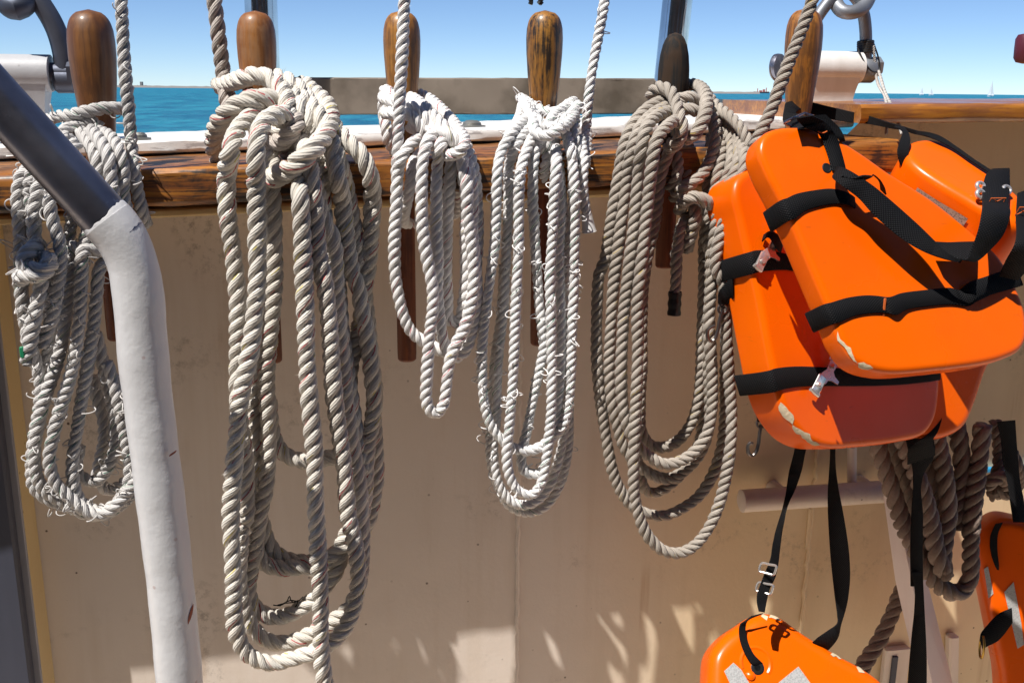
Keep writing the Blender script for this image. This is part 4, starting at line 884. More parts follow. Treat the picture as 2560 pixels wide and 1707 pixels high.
def ribbon(name, pairs, parent, th=0.0016, m=None, step=0.003, label=None):
    """webbing between two 3D edge lines"""
    A = catmull([np.r_[np.asarray(a, float), np.asarray(b, float)] for a, b in pairs], step)
    n = len(A); Lft, Rgt = A[:, :3], A[:, 3:]
    mid = (Lft + Rgt) / 2; T = np.gradient(mid, axis=0); W = Rgt - Lft
    nm = np.cross(T, W); nm /= np.linalg.norm(nm, axis=1)[:, None] + 1e-12
    if np.mean(np.sum(nm * (EYE - mid), axis=1)) < 0: nm = -nm
    d = np.r_[0, np.cumsum(np.linalg.norm(np.diff(mid, axis=0), axis=1))]
    V = []; uv = []; k = 6
    for i in range(n):
        for (s, h, uu) in ((0, .3, 0), (0.04, 1, .04), (0.96, 1, .96), (1, .3, 1), (0.96, 0, .96), (0.04, 0, .04)):
            V.append(Lft[i] + W[i] * s + nm[i] * th * h); uv.append((uu, d[i]))
    F = [(i * k + j, i * k + (j + 1) % k, (i + 1) * k + (j + 1) % k, (i + 1) * k + j) for i in range(n - 1) for j in range(k)]
    F += [tuple(range(k))[::-1], tuple((n - 1) * k + j for j in range(k))]
    return part(name, V, F, m or M_WEB, parent, uv=uv, sharp=60, label=label)
def J_(x, y): return vJ([(x, y)])[0]
def K2(x, y): return vK([(x, y)])[0]
def L_(x, y): return vL([(x, y)])[0]

plA = Plane(*J_(1000, 1000), 0.30, 0.10, 0.88, 0.46)
plB = Plane(*K2(700, 700), 0.235, 0.28, 0.90, 0.33)
plC = Plane(*K2(1750, 1150), 0.16, 0.10, 0.97, 0.22)
plD = Plane(*J_(1750, 600), 0.20, 0.10, 0.50, 0.86)
ja = root('life_jacket', P(*J_(900, 800), 0.25), 'orange foam life jacket in front, hung on the amber pin by black straps', 'life jacket')
A = Slab('front_panel', plA, [J_(405, 500), J_(430, 400), J_(520, 352), J_(780, 352), J_(910, 405), J_(1100, 520), J_(1300, 660), J_(1600, 850), J_(1890, 1085), J_(2060, 1240), K2(2180, 330), K2(2245, 520), K2(2235, 720), K2(2090, 812), K2(1600, 890), K2(1270, 905), K2(1090, 845), K2(985, 710), K2(925, 560), J_(850, 1500), J_(760, 1290), J_(640, 1010), J_(540, 800), J_(455, 640)], 0.034, 0.007, ja)
D = Slab('shoulder_panel', plD, [J_(1450, 455), J_(1520, 420), J_(1640, 424), J_(1800, 505), J_(2000, 645), J_(2190, 800), J_(2300, 930), J_(2240, 1000), J_(2050, 930), J_(1850, 815), J_(1680, 715), J_(1530, 615), J_(1445, 530)], 0.075, 0.010, ja)
jb = root('life_jacket', P(*K2(800, 900), 0.2), 'orange foam life jacket behind, with two steel clips on its straps', 'life jacket')
Bs = Slab('front_panel', plB, [J_(230, 800), J_(250, 705), J_(340, 640), J_(700, 560), J_(1100, 800), J_(1500, 1300), K2(1640, 800), K2(1640, 1100), K2(1610, 1250), K2(1540, 1345), K2(1380, 1390), K2(1100, 1425), K2(860, 1432), K2(720, 1370), K2(600, 1225), K2(530, 1060), K2(470, 780), K2(380, 320), J_(320, 1200), J_(265, 960)], 0.055, 0.008, jb)
Cs = Slab('back_panel', plC, [K2(1500, 700), K2(2040, 700), K2(1960, 940), K2(1890, 1150), K2(1830, 1280), K2(1740, 1345), K2(1600, 1372), K2(1450, 1300)], 0.045, 0.012, jb)

A.chip(K2(950, 620), K2(1090, 850), 0.35, A.ob); A.chip(K2(1090, 845), K2(1200, 895), 0.9, A.ob)
Bs.chip(K2(545, 1120), K2(640, 1290), 0.75, Bs.ob); Bs.chip(K2(640, 1290), K2(830, 1425), 0.6, Bs.ob)

# straps over the front panel
def a_(x, y, h=.0012, k=J_): return plA.at(*k(x, y), h)
def b_(x, y, h=.0012, k=K2): return plB.at(*k(x, y), h)
def wrapend(pl, p0, p1, out, depth):
    """carry a strap round the edge of a slab to its side"""
    res = []
    for f, dp in ((.55, .0), (.95, .18), (1.0, .6), (1.0, 1.0)):
        o = np.asarray(out) * f; res.append((p0 + o - pl.n * depth * dp, p1 + o - pl.n * depth * dp))
    return res
def side_dir(pl, a, b):
    d = a - b; return d / np.linalg.norm(d)
# upper belt
oA = side_dir(plA, a_(560, 860), a_(800, 800)) * .0068
p0, p1 = a_(575, 830), a_(635, 975)
ribbon('belt', list(reversed(wrapend(plA, p0, p1, oA, .034))) + [(p0, p1), (a_(640, 800), a_(700, 925)), (a_(760, 775), a_(800, 890)), (a_(900, 763), a_(920, 872)), (a_(1000, 790, .003), a_(1010, 880, .003)), (a_(1080, 850, -.006), a_(1085, 930, -.006))], ja)
# lower belt
p0, p1 = a_(880, 440, k=K2), a_(945, 580, k=K2)
oA2 = side_dir(plA, a_(880, 480, k=K2), a_(1100, 440, k=K2)) * .0068
ribbon('belt', list(reversed(wrapend(plA, p0, p1, oA2, .034))) + [(p0, p1), (a_(1000, 405, k=K2), a_(1050, 535, k=K2)), (a_(1130, 388, k=K2), a_(1180, 515, k=K2)), (a_(1220, 392, .002, K2), a_(1280, 515, .002, K2)), (a_(1290, 400, .0045, K2), a_(1340, 528, .0045, K2)), (a_(1380, 372, .002, K2), a_(1420, 490, .002, K2)), (a_(1550, 350, k=K2), a_(1580, 465, k=K2)), (a_(1720, 335, k=K2), a_(1740, 455, k=K2)), (a_(1790, 348, .002, K2), a_(1850, 465, .002, K2)), (a_(1850, 300, .005, K2), a_(1895, 440, .005, K2)), (a_(1960, 260, .003, K2), a_(2010, 385, .003, K2)), (a_(2080, 220, k=K2), a_(2130, 350, k=K2)), (a_(2180, 190, k=K2), a_(2230, 320, k=K2))], ja)
# stitched keeper on the belt
V, F = box(a_(1262, 470, .004, K2), U, Zv, N, .0012, .009, .0007, .0003); part('stitching', V, F, M_STITCH, ja)
# neck strap from the buckle down to the slot
ribbon('neck_strap', [(a_(640, 265, .018), a_(760, 245, .022)), (a_(700, 330, .010), a_(860, 300, .012)), (a_(800, 380, .003), a_(930, 400, .003)), (a_(830, 440), a_(945, 450)), (a_(860, 520), a_(965, 520)), (a_(880, 595), a_(985, 595)), (a_(895, 640, .001), a_(990, 620, .001))], ja)
ribbon('neck_strap', [(a_(760, 250, .008), a_(850, 245, .008)), (a_(830, 320, .005), a_(940, 330, .005)), (a_(940, 415, .002), a_(985, 415, .002)), (a_(955, 425, -.004), a_(990, 420, -.004))], ja)
# dark slot the strap passes through
V, F = lathe([(0.002, 0), (0.0045, .001), (0.0055, .0006)], a_(858, 618, -.0002), plA.n, 20); part('strap_slot', V, F, M_BLACK, A.ob)
# long strap: loop, run across the panel, hanging bight and up to the shoulder
ribbon('long_strap', [(a_(1280, 800, .004), a_(1240, 760, .004)), (a_(1260, 740, .018), a_(1230, 700, .020)), (a_(1210, 680, .028), a_(1190, 668, .030)), (a_(1120, 664, .030), a_(1140, 690, .024)), (a_(1040, 680, .028), a_(1060, 720, .022)), (a_(960, 660, .024), a_(990, 700, .02))], ja)
ribbon('long_strap', [(a_(920, 600, .002), a_(930, 670, .003)), (a_(985, 620, .018), a_(900, 690, .014)), (a_(1060, 660, .026), a_(960, 740, .024)), (a_(1180, 740, .026), a_(1080, 830, .024)), (a_(1290, 830, .024), a_(1170, 930, .024)), (a_(1410, 935, .024), a_(1290, 1040, .024)), (a_(1520, 1035, .026), a_(1420, 1140, .026)), (a_(1610, 1125, .030), a_(1560, 1215, .030)), (a_(1700, 1215, .034), a_(1700, 1262, .034)), (a_(1800, 1262, .036), a_(1790, 1278, .034))], ja)
ribbon('long_strap', [(a_(1600, 1135, .014), a_(1650, 1205, .02)), (a_(1700, 1140, .014), a_(1710, 1235, .024)), (a_(1800, 1136, .014), a_(1800, 1262, .03)), (a_(1900, 1134, .014), a_(1870, 1262, .034))], ja)
def d_(x, y, h=0.002): return plD.at(*J_(x, y), h)
ribbon('long_strap', [(a_(1780, 1275, .036), a_(1800, 1255, .040)), (a_(1840, 1240, .040), a_(1900, 1270, .036)), (a_(1880, 1150, .046), a_(2010, 1180, .040)), (a_(1915, 1050, .052), a_(2090, 1090, .044)), (d_(1940, 930, .030), d_(2140, 960, .030)), (d_(1945, 840, .012), d_(2130, 860, .016)), (d_(1950, 740, .008), d_(2140, 760, .008)), (d_(1975, 660, .006), d_(2140, 680, .006)), (d_(2010, 633, .001), d_(2140, 632, .001)), (d_(2060, 630, -.008), d_(2140, 625, -.008))], ja)
ribbon('shoulder_strap', [(d_(2190, 800, .004), d_(2300, 760, .004)), (d_(2180, 950, .006), d_(2300, 950, .006)), (a_(2170, 1150, .045), a_(2300, 1150, .045)), (a_(2110, 1260, .03), a_(2300, 1270, .03)), (a_(2060, 1370, .012), a_(2200, 1400, .012))], ja)
# shoulder strap over the right panel, running back to the pin
def o_(x, y, o): return P(*J_(x, y), o)
ribbon('shoulder_strap', [(o_(735, 150, .015), o_(735, 235, .015)), (o_(850, 180, .03), o_(840, 265, .03)), (o_(1000, 215, .055), o_(990, 295, .055)), (o_(1150, 250, .08), o_(1150, 310, .08)), (o_(1280, 290, .10), o_(1290, 335, .10)), (o_(1400, 325, .125), o_(1400, 355, .125)), (o_(1500, 355, .15), o_(1500, 385, .15)), (d_(1640, 395, .004), d_(1600, 415, .004)), (d_(1760, 470, .003), d_(1730, 480, .003)), (d_(1900, 570, .003), d_(1870, 575, .003)), (d_(2010, 640, .003), d_(1985, 650, .003))], ja)
ribbon('shoulder_strap', [(o_(1400, 335, .128), o_(1330, 330, .128)), (o_(1425, 370, .15), o_(1385, 365, .15)), (o_(1445, 430, .175), o_(1365, 440, .175)), (o_(1430, 520, .185), o_(1350, 510, .185)), (o_(1450, 610, .185), o_(1375, 600, .185)), (o_(1500, 680, .18), o_(1440, 660, .18)), (o_(1530, 712, .17), o_(1505, 705, .17))], ja)
V, F = box(d_(2050, 845, .020), plD.n * 0 + U, Zv, N, .010, .008, .0008, .0003)
def stitch_box(c0, ex, ey, w, h):
    g = Geo(); cs = [(-w, -h), (w, -h), (w, h), (-w, h)]
    for a, b in ((0, 1), (1, 2), (2, 3), (3, 0), (0, 2), (1, 3)):
        g.add(*tube([c0 + ex * cs[a][0] + ey * cs[a][1], c0 + ex * (cs[a][0] + cs[b][0]) / 2 + ey * (cs[a][1] + cs[b][1]) / 2, c0 + ex * cs[b][0] + ey * cs[b][1]], .0005, 5))
    return g.out()
V, F = stitch_box(d_(2050, 850, .018), U, Zv * .8 + N * .5, .0085, .0045); part('stitching', V, F, M_STITCH, ja)
V, F = stitch_box(d_(2235, 920, .012), U, Zv * .8 + N * .5, .007, .006); part('stitching', V, F, M_STITCH, ja)
# strap round the amber pin with its slide buckle
ribbon('pin_strap', [(o_(735, 235, -.0), o_(735, 150, -.0)), (o_(660, 215, .085), o_(570, 165, .085)), (o_(640, 240, .10), o_(560, 200, .10)), (o_(690, 250, .125), o_(552, 290, .12)), (o_(720, 275, .15), o_(600, 335, .15)), (a_(790, 320, .014), a_(660, 350, .012))], ja)
g = Geo()
for (p, q_) in (((560, 300), (700, 235)), ((640, 345), (780, 262))):
    C = catmull([o_(p[0], p[1], .15), o_((p[0] + q_[0]) / 2, (p[1] + q_[1]) / 2, .157), o_(q_[0], q_[1], .15)], .003); g.add(*tube(C, .0018, 8))
for (p, q_) in (((560, 300), (640, 345)), ((700, 235), (780, 262))):
    C = catmull([o_(p[0], p[1], .15), o_((p[0] + q_[0]) / 2, (p[1] + q_[1]) / 2, .152), o_(q_[0], q_[1], .15)], .003); g.add(*tube(C, .0018, 8))
V, F = g.out(); part('slide_buckle', V, F, M_BUCKLE, ja)
V, F = tube(catmull([a_(790, 358, .006), a_(830, 372, .008), a_(860, 360, .008)], .002), .0007, 5); part('stitching', V, F, M_STITCH, ja)
# steel eyelets at the shoulder strap
for (x, y) in ((1935, 745), (1935, 800), (2118, 770)):
    V, F = torus(d_(x, y, .008), N + Zv * .5, .0042, .0022, n=24, sides=8); part('eyelet', V, F, M_BUCKLE, ja)
# mesh patch on the inner side of the shoulder panel
i0 = D.nearest(*J_(1600, 660)); V = []; F = []
ids = range(i0 - 1, i0 + 16) if D.nearest(*J_(1700, 720)) > i0 else range(i0 + 1, i0 - 16, -1)
for i in ids:
    V += [D.edge(i, -.0055, .020, .0012), D.edge(i, -.0055, .055, .0012)]
F = [(2 * i, 2 * i + 1, 2 * i + 3, 2 * i + 2) for i in range(len(V) // 2 - 1)]
part('mesh_patch', V, F, M_MESHPATCH, D.ob)

# belts of the jacket behind
oB = side_dir(plB, b_(330, 130), b_(500, 80)) * .0105
p0, p1 = b_(350, 75), b_(385, 225)
ribbon('belt', list(reversed(wrapend(plB, p0, p1, oB, .055))) + [(p0, p1), (b_(430, 72), b_(460, 215)), (b_(520, 85), b_(560, 210)), (b_(620, 110), b_(640, 220))], jb)
p0, p1 = b_(490, 900), b_(535, 1050)
ribbon('belt', list(reversed(wrapend(plB, p0, p1, oB, .055))) + [(p0, p1), (b_(620, 885), b_(650, 1028)), (b_(800, 888), b_(820, 1022)), (b_(1000, 900), b_(1000, 1022)), (b_(1180, 910), b_(1190, 1020)), (b_(1400, 900), b_(1400, 1010)), (b_(1560, 885), b_(1570, 992)), (b_(1640, 875, -.002), b_(1650, 980, -.002))], jb)
# stamped steel clips
def clip(c0, down, right, nrm, s, parent, m):
    """stamped snap clip: bent loop at the top, riveted waist with a side arm, folded tongue below"""
    def q(x, y, h=0): return c0 + right * x * s + down * y * s + nrm * h * s
    g = part('clip', *plate([q(x, y, .05) for x, y in ((-.11, -.26), (.09, -.26), (.12, -.14), (.11, -.02), (.20, .05), (.34, .07), (.35, .14), (.18, .17), (.09, .22), (.06, .34), (-.17, .34), (-.14, .18), (-.07, .04), (-.08, -.12))], nrm, .0022), m, parent, sharp=40)
    part('loop', *tube(catmull([q(-.09, -.20, .07), q(-.13, -.34, .08), q(-.23, -.46, .09), q(-.24, -.60, .10), q(-.10, -.72, .10), q(.10, -.74, .10), q(.22, -.66, .10), q(.20, -.52, .09), q(.11, -.38, .08), q(.08, -.20, .07)], .0012), .0021, 10), m, g)
    part('tongue', *box(q(-.09, .46, .12), right, down, nrm + down * .15, .115 * s, .21 * s, .0018, .0007), m, g)
    part('tongue_fold', *tube(np.array([q(-.21, .67, .10), q(-.09, .68, .10), q(.03, .67, .10)]), .0026, 10), m, g)
    for x, y, h in ((0.01, -.10, .10), (-.10, .50, .17)):
        part('rivet', *lathe([(.062 * s, 0), (.058 * s, .0010), (.03 * s, .0018), (.002, .0020)], q(x, y, h), nrm, 16), m, g)
def plate(pts, nrm, th):
    k = len(pts); V = [p for p in pts] + [p + nrm * th for p in pts]
    F = [tuple(range(k))[::-1], tuple(range(k, 2 * k))] + [(i, (i + 1) % k, k + (i + 1) % k, k + i) for i in range(k)]
    return np.array(V), F
dn = b_(380, 210, .006) - b_(460, 50, .006); L0 = np.linalg.norm(dn); dn /= L0
rt = np.cross(dn, plB.n); rt = rt if rt @ U > 0 else -rt
clip(b_(455, 60, .004), dn, rt, plB.n, 0.046, jb, M_BUCKLE)
dn = b_(790, 1080, .006) - b_(880, 900, .006); L0 = np.linalg.norm(dn); dn /= L0
rt = np.cross(dn, plB.n); rt = rt if rt @ U > 0 else -rt
nr2 = plB.n + Zv * .25 - U * .35; nr2 /= np.linalg.norm(nr2)
clip(b_(870, 915, .005), dn, rt, nr2, 0.052, jb, M_BUCKLE)
ribbon('belt', [(b_(425, -35, .003), b_(410, 15, .003)), (b_(470, -60, .012), b_(450, -15, .012)), (b_(520, -30, .012), b_(500, 60, .012)), (b_(545, 30, .004), b_(530, 90, .004))], jb)
# straps with hanging snap hooks on the left edge
def k_(x, y, o): return P(*K2(x, y), o)
ribbon('hook_strap', [(k_(205, 250, .20), k_(210, 400, .20)), (k_(150, 300, .19), k_(195, 430, .19)), (k_(100, 370, .185), k_(135, 460, .185)), (k_(95, 440, .185), k_(125, 478, .185))], jb)
def hook(pts, o, parent):
    V, F = tube(catmull([k_(x, y, o) for x, y in pts], .0015), .0021, 8); h_ = part('snap_hook', V, F, M_DARKHOOK, parent)
    x, y = pts[0]; V, F = torus(k_(x, y - 8, o), N, .0052, .0016, n=20, sides=8); part('swivel_ring', V, F, M_DARKHOOK, h_)
hook([(130, 490), (110, 560), (95, 640), (70, 700), (45, 708), (25, 680), (28, 630), (50, 610), (75, 600)], .185, jb)
ribbon('hook_strap', [(k_(375, 1130, .19), k_(400, 1140, .19)), (k_(365, 1200, .185), k_(400, 1200, .185)), (k_(370, 1270, .185), k_(405, 1270, .185))], jb)
hook([(400, 1290), (390, 1350), (380, 1430), (360, 1490), (335, 1508), (312, 1490), (308, 1440), (325, 1420), (340, 1425)], .185, jb)
ribbon('crotch_strap', [(k_(1600, 990, .15), k_(1740, 970, .15)), (k_(1630, 1130, .15), k_(1690, 1130, .15)), (k_(1640, 1230, .16), k_(1680, 1200, .16)), (k_(1560, 1360, .17), k_(1640, 1330, .17)), (k_(1440, 1440, .17), k_(1600, 1400, .17)), (k_(1420, 1568, .16), k_(1620, 1500, .16))], jb)

# ------------------------------------------------------------------ lower life jacket, hanging by its straps
def l_(x, y, o): return P(*L_(x, y), o)
plE = Plane(*L_(500, 1450), 0.20, -0.05, 0.80, 0.60)
je = root('life_jacket', P(*L_(500, 1560), 0.2), 'orange life jacket at the bottom edge with grey reflective patches', 'life jacket')
Es = Slab('body', plE, [L_(75, 1500), L_(90, 1390), L_(165, 1290), L_(270, 1215), L_(350, 1165), L_(430, 1150), L_(510, 1180), L_(620, 1260), L_(730, 1330), L_(870, 1415), L_(1010, 1490), L_(1150, 1590), L_(1250, 1720), L_(1200, 1950), L_(800, 2100), L_(400, 2100), L_(150, 1950), L_(80, 1700)], 0.060, 0.016, je)
def e_(x, y, h=.001): return plE.at(*L_(x, y), h)
def patch(name, pl, pts, m, parent, h=.0012):
    V = [pl.at(x, y, h) for x, y in pts] + [pl.at(x, y, -.002) for x, y in pts]; k = len(pts)
    F = [tuple(range(k)), tuple(range(k, 2 * k))[::-1]] + [(i, k + i, k + (i + 1) % k, (i + 1) % k) for i in range(k)]
    return part(name, V, F, m, parent, smooth=False)
patch('reflective_patch', plE, [L_(130, 1490), L_(190, 1435), L_(240, 1480), L_(300, 1580), L_(330, 1700), L_(230, 1700)], M_REFLECT, je)
patch('reflective_patch', plE, [L_(480, 1565), L_(610, 1460), L_(690, 1570), L_(740, 1700), L_(540, 1700)], M_REFLECT, je)
# moulded slot with its raised lip
V, F = lathe([(0.004, 0.0006), (0.0075, .001), (0.0085, .0006)], e_(345, 1468, 0), plE.n, 24); part('strap_slot', V, F, M_BLACK, Es.ob)
V, F = torus(e_(330, 1440, -.0035), plE.n, .019, .0045, R_(-40), R_(200), e=e_(500, 1440) - e_(330, 1440), n=30, sides=10); part('moulded_lip', V, F, M_ORANGE, Es.ob)
V, F = lathe([(0.0062, -.002), (0.0062, 0), (.0055, .0022), (.003, .0038), (.0004, .0043)], e_(300, 1520, 0), plE.n, 20); part('moulded_stud', V, F, M_ORANGE, Es.ob)
ribbon('strap', [(e_(300, 1135, .02), e_(380, 1115, .02)), (e_(262, 1165, .016), e_(290, 1150, .016)), (e_(230, 1190, .009), e_(272, 1180, .009)), (e_(225, 1260, .004), e_(270, 1250, .004)), (e_(245, 1340, .003), e_(295, 1330, .003)), (e_(275, 1400, .003), e_(325, 1385, .003)), (e_(305, 1440, .002), e_(365, 1425, .002)), (e_(350, 1460, -.003), e_(385, 1440, -.003))], je)
Es.chip(L_(380, 1155), L_(420, 1150), 0.8, Es.ob); Es.chip(L_(430, 1150), L_(500, 1178), 0.35, Es.ob); Es.chip(L_(820, 1385), L_(890, 1425), 0.45, Es.ob); Es.chip(L_(990, 1480), L_(1040, 1510), 0.9, Es.ob)
ribbon('strap', [(l_(590, -10, .17), l_(680, -10, .17)), (l_(580, 75, .17), l_(655, 75, .17)), (l_(548, 200, .172), l_(632, 190, .172)), (l_(530, 320, .175), l_(588, 320, .176)), (l_(514, 440, .178), l_(538, 440, .190)), (l_(482, 540, .18), l_(520, 530, .195)), (l_(445, 660, .185), l_(500, 640, .19)), (l_(425, 770, .19), l_(480, 790, .19)), (l_(385, 870, .195), l_(462, 880, .195)), (l_(345, 980, .20), l_(425, 960, .20)), (l_(340, 1050, .205), l_(400, 1060, .205)), (l_(352, 1105, .21), l_(392, 1112, .212))], je)
ribbon('strap', [(l_(815, -10, .16), l_(855, -10, .17)), (l_(820, 85, .16), l_(850, 85, .17)), (l_(812, 190, .16), l_(855, 190, .17)), (l_(800, 300, .162), l_(868, 300, .168)), (l_(798, 450, .165), l_(895, 450, .165)), (l_(805, 600, .168), l_(920, 600, .162)), (l_(815, 750, .17), l_(938, 750, .162)), (l_(830, 900, .172), l_(942, 900, .165)), (l_(845, 1030, .175), l_(925, 1040, .17)), (l_(858, 1130, .18), l_(900, 1130, .175)), (l_(858, 1180, .185), l_(880, 1190, .18)), (l_(800, 1225, .19), l_(865, 1270, .185)), (l_(735, 1270, .19), l_(820, 1335, .185)), (l_(680, 1320, .18), l_(760, 1390, .175))], je)
for y in (800, 925):
    c0 = l_(412 - (y - 800) * .16, y + 30, .2); g = Geo(); ex = U * .8 + N * .6; dz = Zv + U * .25
    C = catmull([c0 + ex * a * .0085 + dz * b * .0055 for a, b in ((-1, -1), (-1.15, 0), (-1, 1), (0, 1.05), (1, 1), (1.1, 0), (1, -1), (0, -1.05), (-1, -1))], .0015)
    V, F = tube(C, .0015, 8); part('slide_buckle', V, F, M_BUCKLE, je)

# right edge jacket
plR = Plane(*L_(1950, 900), 0.07, -0.30, 0.92, 0.12)
jr = root('life_jacket', P(*L_(2000, 1560), 0.2), 'orange life jacket in shade at the lower right edge', 'life jacket')
Rs = Slab('body', plR, [L_(1795, 780), L_(1800, 680), L_(1850, 590), L_(1930, 540), L_(2067, 560), L_(2250, 620), L_(2320, 900), L_(2300, 1500), L_(2200, 1900), L_(2010, 1900), L_(1940, 1500), L_(1880, 1200), L_(1830, 960)], 0.055, 0.012, jr)
patch('reflective_patch', plR, [L_(1808, 830), L_(1835, 815), L_(1870, 990), L_(1838, 1020)], M_REFLECT, jr)
patch('reflective_patch', plR, [L_(1940, 980), L_(2000, 915), L_(2050, 1180), L_(2067, 1320), L_(2025, 1345)], M_REFLECT, jr)
def r_(x, y, h=.001): return plR.at(*L_(x, y), h)
ribbon('strap', [(r_(1880, 540, .004), r_(1930, 530, .004)), (r_(1848, 620, .004), r_(1900, 600, .004)), (r_(1850, 720, .004), r_(1895, 710, .004)), (r_(1875, 800, .004), r_(1905, 800, .004)), (r_(1890, 830, .001), r_(1905, 835, .001))], jr)
ribbon('strap', [(r_(1985, 1080, .002), r_(1990, 1180, .002)), (r_(1900, 1120, .006), r_(1940, 1250, .006)), (r_(1830, 1190, .014), r_(1890, 1300, .014)), (r_(1785, 1250, .02), r_(1830, 1330, .02)), (r_(1780, 1290, .022), r_(1800, 1350, .022))], jr)
V, F = torus(r_(1795, 1335, .022), U + N * .4, .011, .0016, n=28, sides=8, sq=1.5); part('ring', V, F, metal_mat('brass_ring', (0.45, 0.30, 0.08), .3), jr)

# long strap hanging in front of the post, and its twin at the right edge
hs = root('webbing_strap', l_(1370, 1600, .16), 'long black webbing strap hanging in front of the leaning white post', 'strap')
ribbon('webbing', [(l_(1290, -60, .15), l_(1470, -70, .15)), (l_(1320, 80, .15), l_(1490, 90, .15)), (l_(1345, 190, .15), l_(1420, 215, .15)), (l_(1348, 300, .15), l_(1400, 310, .15)), (l_(1338, 450, .152), l_(1412, 450, .152)), (l_(1330, 700, .154), l_(1412, 700, .154)), (l_(1332, 940, .155), l_(1415, 940, .155))], hs)
ribbon('webbing', [(l_(1335, 850, .158), l_(1412, 850, .158)), (l_(1358, 960, .16), l_(1416, 955, .16)), (l_(1356, 1100, .162), l_(1424, 1100, .162)), (l_(1340, 1250, .164), l_(1432, 1250, .164)), (l_(1325, 1420, .166), l_(1438, 1420, .166)), (l_(1312, 1600, .168), l_(1438, 1600, .168)), (l_(1308, 1750, .168), l_(1440, 1750, .168))], hs)
hs = root('webbing_strap', l_(2000, 500, .16), 'black webbing strap hanging at the right edge above the shaded jacket', 'strap')
ribbon('webbing', [(l_(1890, -120, .16), l_(2010, -130, .16)), (l_(1915, 0, .16), l_(2018, 0, .16)), (l_(1930, 150, .162), l_(2030, 150, .162)), (l_(1955, 260, .165), l_(2040, 260, .165)), (l_(1975, 400, .17), l_(2067, 400, .17)), (l_(1995, 530, .18), l_(2070, 530, .18))], hs)

# ------------------------------------------------------------------ bar on the wall, leaning post, heavy rope
bar = root('wall_bar', l_(700, 390, WALL), 'short cream painted steel bar with rounded end welded to the bulwark', 'bar')
ob_ = WALL + .045
C = np.array([l_(235, 393, ob_) * (1 - t) + l_(1300, 322, ob_) * t for t in np.linspace(0, 1, 16)])
rr = np.full(16, .0168); rr[0] = .0135; C[1] = C[0] + (C[2] - C[0]) * .05; 
V, F = tube(C, rr, 28); part('bar', V, F, M_WALL, bar)
V, F = tube(np.array([l_(955, y, ob_ - .012) for y in np.linspace(40, 300, 6)]), .0068, 20); part('upright', V, F, M_WALL, bar)
for t in (.3, .85):
    q = C[int(t * 15)]; V, F = tube(np.array([q, q - N * .02, q - N * .0445]), .011, 18); part('foot', V, F, M_WALL, bar)
post = root('leaning_post', l_(1480, 1700, .06), 'pinkish white flat post leaning behind the heavy brown rope', 'post')
# flat bar with a folded face: left face and right face
a0, a1, a2 = [(1135, 180), (1190, 180), (1240, 200)], [(1235, 900), (1340, 900), (1440, 900)], [(1420, 1700), (1500, 1700), (1640, 1700)]
V = []; 
for row in (a0, a1, a2):
    for (x, y), o in zip(row, (.035, .060, .045)): V.append(l_(x, y, o))
    for (x, y), o in zip(row[::-1], (.015, .03, .005)): V.append(l_(x, y, o))
k = 6; F = [(i * k + j, i * k + (j + 1) % k, (i + 1) * k + (j + 1) % k, (i + 1) * k + j) for i in range(2) for j in range(k)] + [tuple(range(k))[::-1], tuple(range(2 * k, 3 * k))]
part('flat_bar', V, F, M_POST, post, smooth=False)
hv = root('heavy_rope', l_(1600, 1000, .10), 'heavy dark brown rope loops hanging below the stacked life jackets', 'rope')
class HV: pass
def heavy(kind, pts, base, R=.0125, parent=hv):
    C = catmull([l_(x, y, base if len(r) == 0 else r[0]) for x, y, *r in pts], R * .34)
    V, F, uv = rope_mesh(C, R, 4.6, rng.random() * 6, .03); part(kind, V, F, M_ROPE6, parent, uv, sharp=None)
heavy('hanging_loop', [(1090, -120), (1130, 60), (1180, 220), (1240, 400), (1300, 580), (1380, 740), (1450, 860), (1530, 945), (1620, 985), (1690, 950), (1722, 850), (1722, 700), (1730, 500), (1755, 300), (1775, 150), (1800, -100)], .10)
heavy('hanging_loop', [(1260, -120), (1310, 60), (1370, 220), (1430, 380), (1470, 560), (1500, 720), (1540, 840)], .12)
heavy('hanging_loop', [(1460, -120), (1510, 20), (1545, 180), (1570, 330), (1575, 480), (1555, 620), (1540, 760), (1560, 880)], .11)
heavy('hanging_loop', [(1180, -120, .07), (1230, 60, .07), (1290, 230, .07), (1350, 420, .07), (1400, 600, .075), (1460, 760, .08), (1530, 850, .08)], .07)
heavy('hanging_loop', [(1370, -120, .08), (1420, 60, .085), (1480, 220, .085), (1520, 400, .085), (1530, 560, .085), (1520, 700, .085)], .085)
heavy('hanging_loop', [(1620, -120), (1650, 20), (1665, 150), (1660, 300), (1640, 430), (1630, 560)], .085)
hr = root('heavy_rope', l_(1060, 1500, .02), 'heavy brown rope end slanting down behind the leaning post', 'rope')
heavy('strand', [(1330, 900, .0), (1265, 1000, .005), (1220, 1110, .01), (1170, 1220, .015), (1110, 1330, .02), (1050, 1420, .02), (980, 1540, .02), (900, 1700, .02)], .02, .0120, hr)
kn = root('knotted_rope', l_(1900, 300, .08), 'dark knotted rope beside the blue stripe at right edge', 'rope')
heavy('strand', [(1880, -120), (1900, 0), (1905, 100), (1900, 180), (1880, 230), (1850, 270)], .08, .0085, kn)
heavy('knot', [(1830, 290, .09), (1880, 250, .10), (1930, 240, .10), (1950, 290, .09), (1900, 340, .08), (1850, 360, .08)], .09, .0095, kn)
heavy('strand', [(1990, 80, .12), (2030, 180, .12), (2020, 300, .10), (1960, 350, .09), (1880, 320, .085)], .10, .0085, kn)
V, F = rail(rsec(WALL + .001, WALL + .010, -.004, .004, .002), loc(l_(1780, 178, WALL))[0], 1.6, 6, 0, zfun=lambda u: loc(l_(1900, 178, WALL))[2])
